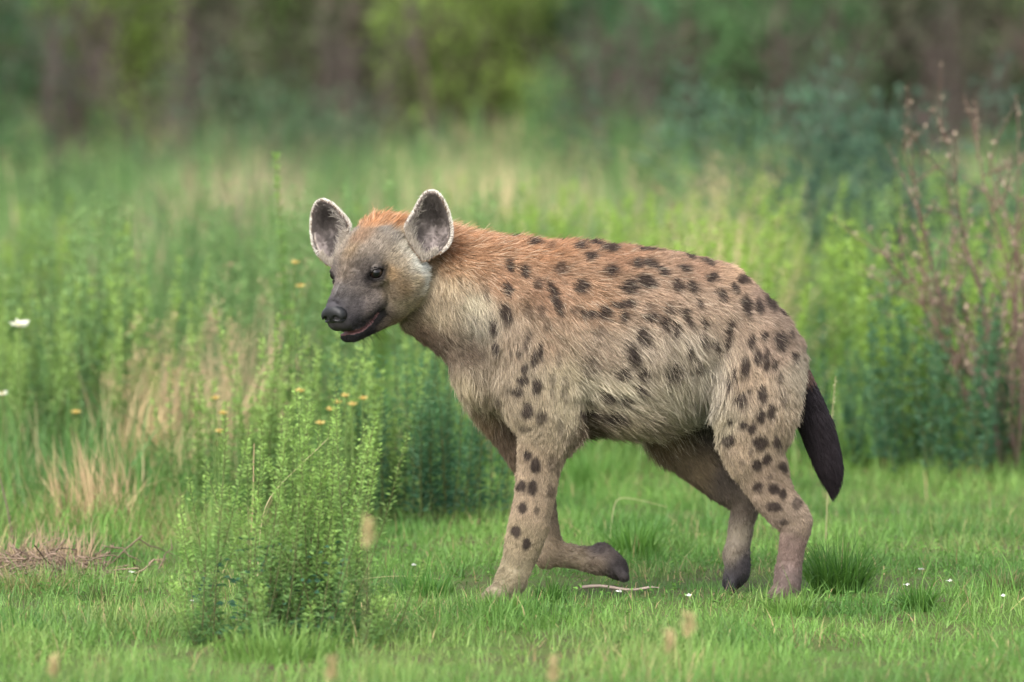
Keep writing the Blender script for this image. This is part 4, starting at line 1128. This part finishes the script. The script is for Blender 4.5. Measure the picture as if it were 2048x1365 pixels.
one_plant('twiggy_shrub', lambda: twig_shrub(7, .62, .0, (.07, .055, .055), (.12, .11, .10), 8), at_d(440, 29), 'dark dead stump of stems in the meadow left of the tallest spire', 'shrub')
one_plant('twiggy_shrub', lambda: twig_shrub(9, .85, .0, (.09, .06, .06), (.20, .13, .12), 6), at_d(1470, 33), 'reddish brown twiggy bush in the far meadow above the back', 'shrub')
one_plant('twiggy_shrub', lambda: twig_shrub(9, .9, .05, (.09, .06, .07), (.20, .13, .14), 6), at_d(1900, 34), 'purplish twiggy bush in the far meadow at the right', 'shrub')

def mid_bush(col, sz, n=2600):
    lv, tb = Leaves(), Tubes()
    for _ in range(14): tb.add(stem_path((rng.normal(0, .05), rng.normal(0, .05), 0), (rng.normal(0, .5), rng.normal(0, .5), 1), sz * .9, 6, .2, .08), .008, .002, (.06, .05, .04))
    cs = rng.normal(0, 1, (40, 3)) * np.array([sz * .42, sz * .36, sz * .26]) + np.array([0, 0, sz * .52]); cs[:, 2] = np.maximum(cs[:, 2], .05)
    k = rng.integers(0, 40, n); P = cs[k] + rng.normal(0, sz * .10, (n, 3)); P[:, 2] = np.maximum(P[:, 2], .02)
    lv.add(P, P - np.array([0, 0, sz * .3]) + rng.normal(0, .2, (n, 3)), .05, .026, np.array(col) * (.6 + .8 * rng.random(n))[:, None] * (.75 + .5 * rng.random(40)[k])[:, None])
    return {'stem': tb.mesh('stem', stem_mat), 'foliage': lv.mesh('foliage', leaf_mat)}
for (u, d, sz, c, lab) in [(1800, 25, .95, (.065, .100, .072), 'grey-green leafy bush in the meadow above the rump'), (1620, 28, .95, (.070, .115, .075), 'dusky green leafy bush in the meadow left of the grey-green bush'),
                           (1960, 28, .66, (.060, .10, .055), 'dull green leafy bush behind the brown twiggy shrub'), (520, 40, 1.05, (.09, .13, .075), 'pale sage bush rising above the meadow behind the far ear'),
                           (60, 38, .9, (.07, .12, .05), 'rounded green bush in the far meadow at the left'), (1120, 40, .8, (.08, .14, .05), 'light green bush in the far meadow above the hyena back')]:
    one_plant('leafy_bush', lambda: mid_bush(c, sz), at_d(u, d), lab, 'bush')

# ------------------------------------------------------------------ trees and thicket behind
def tree(name, loc, h, w, col, label, group=None, n=5200, leaf=.11, trunk=(.075, .058, .045), low=.08):
    lv, tb = Leaves(), Tubes(); K = 70
    cs = []
    while len(cs) < K:
        p = rng.uniform(-1, 1, 3)
        if (p ** 2).sum() < 1 and (p ** 2).sum() > .12: cs.append(p)
    cs = np.array(cs) * np.array([w / 2, w / 2, h * (1 - low) / 2]) + np.array([0, 0, h * (1 + low) / 2])
    for i in range(5):
        d0 = (rng.normal(0, .3), rng.normal(0, .3), 1); p = stem_path((rng.normal(0, .12), rng.normal(0, .12), -.1), d0, h * .75, 8, .1, .06); tb.add(p, .05 + .012 * h, .02, np.array(trunk) * (.7 + .6 * rng.random()), 6)
        for c in cs[rng.integers(0, K, 5)]:
            q0 = p[rng.integers(2, 7)]; t = np.linspace(0, 1, 5)[:, None]; tb.add(q0 * (1 - t) + c * t + rng.normal(0, .05, (5, 3)), .025, .008, np.array(trunk), 4)
    tone = .55 + .9 * rng.random(K); k = rng.integers(0, K, n)
    P = cs[k] + rng.normal(0, 1, (n, 3)) * np.array([w * .085, w * .085, h * .06]); P[:, 2] = np.maximum(P[:, 2], .05)
    D = nrm(P - np.array([0, 0, h * .4])) + rng.normal(0, .6, (n, 3)) + (0, 0, .2)
    lv.add(P, D, leaf * (.7 + .6 * rng.random(n)), leaf * .55, np.array(col) * (tone[k] * (.7 + .6 * rng.random(n)))[:, None])
    r = empty(name, (loc[0], loc[1], gz(*loc) - .05)); tag(r, label, 'tree' if 'tree' in name else 'bush', group)
    link('trunk', tb.mesh('trunk', stem_mat), r); link('crown', lv.mesh('crown', leaf_mat), r)
OL, YG, DG, BR = (.110, .135, .050), (.17, .21, .050), (.062, .110, .055), (.110, .115, .070)
for (u, d, h, w, c, lab) in [
    (-420, 50, 2.8, 2.6, OL, 'olive bush beyond the left end of the tree line'), (-120, 47, 2.4, 1.7, DG, 'dark bush second from the left end of the tree line'), (210, 48, 2.7, 1.0, YG, 'slim yellow-green sapling at the left of the tree line'),
    (60, 54, 3.0, 1.8, OL, 'olive bush behind the slim yellow-green sapling'), (400, 52, 2.6, 1.3, BR, 'brownish thin-leaved bush between sapling and green bush'), (610, 54, 3.2, 1.5, OL, 'olive green bush right of the brownish bush'),
    (470, 57, 3.4, 1.1, (.12, .20, .04), 'fresh green bush tucked behind the brownish bush'), (760, 52, 2.6, 1.0, BR, 'brown scrub bush in the middle of the tree line'), (940, 50, 2.6, 1.5, YG, 'broad yellow-green bush above the near ear'),
    (1090, 55, 3.2, 1.4, YG, 'taller yellow-green bush beside the broad one'), (1240, 50, 2.3, 1.1, DG, 'dark green bush above the middle of the back'), (1400, 48, 2.5, 1.6, (.07, .14, .06), 'deep green rounded bush above the back'),
    (1570, 47, 2.3, 1.4, (.085, .14, .06), 'mid green bush at the right of the deep green one'), (1740, 52, 3.0, 1.5, DG, 'very dark green bush in the right tree line'), (1850, 48, 2.2, 1.2, BR, 'dull brown bush in front of the dark right bushes'),
    (2010, 50, 2.6, 1.5, DG, 'dark bush at the right end above the twiggy shrub'), (2250, 48, 2.6, 2.0, OL, 'olive bush beyond the right end of the tree line'), (2550, 50, 2.8, 2.4, DG, 'dark bush beyond the right end of the olive bush')]:
    tree('bush', at_d(u, d), h, w, c, lab, 'bushes along the far edge of the meadow', n=3600, leaf=.085)
WINGS = [o for o in bpy.data.objects if o.get('group') == 'bushes along the far edge of the meadow']
for k in range(11):
    c = (DG, OL, (.075, .12, .055))[k % 3]
    tree('tree', at_d(-700 + 340 * k + random.uniform(-60, 60), 66 + random.uniform(-3, 6)), 6.5 + random.uniform(-.6, 1.2), 4.4, c, ('dark green', 'olive', 'mid green')[k % 3] + ' tree closing the view behind the bushes', 'trees behind the bushes', n=6500, leaf=.16, low=.03)
TREES = [o for o in bpy.data.objects if o.get('group') == 'trees behind the bushes']
for i, (src, u, d) in enumerate([(WINGS[k % 18], -650 - 260 * k, 49 + k % 4) for k in range(7)] + [(WINGS[k + 8], 2780 + 260 * k, 49 + k % 4) for k in range(7)] + [(TREES[k], -1000 - 340 * k, 67) for k in range(6)] + [(TREES[k + 4], 3000 + 340 * k, 67) for k in range(6)]):
    o = copy_tree(src); x, y_ = at_d(u, d); o.location = (x, y_, gz(x, y_) - .05); o.rotation_euler[2] = 1.3 * i + .7
    o['label'] = ('leafy bush' if i < 14 else 'tall leafy tree') + ' in the wing of the tree line beyond the picture edge'; o['group'] = 'wings of the tree line'
for k in range(7):
    u = (110, 330, 700, 1180, 1330, 1640, 1930)[k]
    one_plant('bare_scrub', lambda: twig_shrub(16, 1.5, 0, (.085, .065, .062), (.12, .095, .085), 10), at_d(u, 44 + (k * 37 % 5)), 'bare grey-brown scrub of thin twigs ' + ('below the dark bush', 'below the slim yellow-green sapling', 'below the brown scrub bush', 'below the dark green bush over the back', 'below the deep green rounded bush', 'below the mid green bush', 'below the dull brown bush')[k], 'scrub', 'bare scrub at the foot of the bushes')

# ------------------------------------------------------------------ small accents
def flower(name, loc, z, petals, r, col, eye, label, group, cat='flower'):
    lv = Leaves(); an = np.arange(petals) * 6.283 / petals
    lv.add(np.zeros((petals, 3)) + (0, 0, z), np.column_stack([np.cos(an), np.sin(an) - .6, np.full(petals, .5)]), r, r * .6, col, droop=.1)
    m = 14; an2 = rng.random(m) * 6.283
    lc = Leaves(); lc.add(rng.normal(0, r * .12, (m, 3)) + (0, -.002, z + .004), np.column_stack([np.cos(an2), np.sin(an2) - .5, np.ones(m)]), r * .3, r * .2, eye)
    tb = Tubes(); tb.add(stem_path((0, 0, 0), (0, 0, 1), z, 5, 0, .01), .003, .002, (.09, .14, .04))
    ro = empty(name, (loc[0], loc[1], gz(*loc))); tag(ro, label, cat, group)
    link('petals', lv.mesh('petals', leaf_mat), ro); link('centre', lc.mesh('centre', leaf_mat), ro); link('stem', tb.mesh('stem', stem_mat), ro)
def flower_at(u, v, d, **kw):
    x, y_ = at_d(u, d); z = CAM_H - (v - HORIZON) / FX * d - gz(x, y_)
    flower('flower', (x, y_), z, label=kw.pop('label'), **kw)
W, YE = np.array([.80, .80, .66]), np.array([.55, .40, .05])
flower_at(38, 655, 16.6, petals=7, r=.036, col=W, eye=YE, label='white flower head high in the left thicket', group=None)
flower_at(2, 792, 16.2, petals=6, r=.024, col=W, eye=YE, label='smaller white flower lower in the left thicket', group=None)
for (u, v, d) in [(430, 800, 15.9), (445, 830, 15.9), (438, 866, 15.8), (690, 795, 15.8), (705, 812, 15.7), (675, 808, 15.8), (660, 822, 15.8), (725, 800, 15.7), (590, 528, 16.6), (600, 575, 16.6), (600, 785, 15.8), (150, 828, 16.4), (640, 850, 15.7), (1510, 985, 15.6)]:
    flower_at(u, v, d, petals=7, r=.017, col=np.array([.58, .46, .16]), eye=np.array([.46, .30, .08]), label='small yellow flower among the feathery forbs', group='small yellow flowers in the thicket')
lvp = Leaves(); lvp.add(np.zeros((3, 3)) + (0, 0, .0), np.array([[1, 0, .3], [-1, .2, .3], [0, -1, .4]]), .011, .008, (.72, .70, .66))
pm = lvp.mesh('fallen_petal', leaf_mat)
for (u, v) in [(262, 1140), (386, 1203), (1815, 1180), (1846, 1148), (2006, 1200), (1238, 1186), (1900, 1172), (1375, 1196), (830, 1130)]:
    x, y_ = at(u, v + 22); o = link('fallen_petal', pm); o.location = (x, y_, gz(x, y_) + .026); o.rotation_euler[2] = random.uniform(0, 6)
    tag(o, 'tiny white petals lying on the short grass', 'petal', 'white petals on the grass')
# dark broad-leaved sprout
lv, tb = Leaves(), Tubes(); tb.add(stem_path((0, 0, 0), (0, 0, 1), .05, 4, 0, .02), .002, .0012, (.06, .10, .06))
m = 12; an = np.arange(m) * 2.4; t = np.linspace(.25, 1, m)
lv.add(np.column_stack([np.zeros(m), np.zeros(m), .05 * t]), np.column_stack([np.cos(an), np.sin(an), t - .2]), .026 * (1.2 - .4 * t), .015, np.array([.035, .085, .075]) * (.7 + .6 * rng.random(m))[:, None])
r = empty('sprout', (*at(405, 1228), 0)); tag(r, 'small dark blue-green broad-leaved sprout left of the front shrub', 'sprout'); r.scale = (1.3, 1.3, 1.3)
link('stem', tb.mesh('stem', stem_mat), r); link('leaves', lv.mesh('leaves', leaf_mat), r)
# out-of-focus straw seed heads in the very front
def seed_stalk(h):
    tb, lv = Tubes(), Leaves(); p = stem_path((0, 0, 0), (rng.normal(0, .03), 0, 1), h, 6, 0, .02); tb.add(p, .0008, .0006, (.34, .31, .16))
    m = 46; t = 1 - (.034 / h) * rng.random(m); P = np.stack([np.interp(t, np.linspace(0, 1, 6), p[:, k]) for k in range(3)], 1); a = rng.random(m) * 6.283
    lv.add(P + rng.normal(0, .003, (m, 3)), np.column_stack([np.cos(a) * .6, np.sin(a) * .6, np.ones(m)]), .018, .006, np.array([.42, .34, .18]) * (.7 + .6 * rng.random(m))[:, None])
    return {'stalk': tb.mesh('stalk', dry_mat), 'seed_head': lv.mesh('seed_head', dry_mat)}
for (u, v, d, lab) in [(648, 1335, 10.4, 'straw seed head bending low before the front shrub'), (1335, 1285, 10.4, 'straw seed head in front of the planted front paw and belly'), (1385, 1243, 10.7, 'slimmer straw seed head right behind the one before the belly'),
                       (720, 1060, 9.8, 'tall straw seed head beside the front shrub'), (110, 1330, 10.6, 'straw seed head before the twig pile'), (1095, 1338, 10.5, 'short straw seed head in front of the planted front paw')]:
    x, y_ = at_d(u, d); h = max(.03, CAM_H - (v - 14 - HORIZON) / FX * d - gz(x, y_))
    one_plant('seed_stalk', lambda: seed_stalk(h), (x, y_), lab, 'grass stalk')
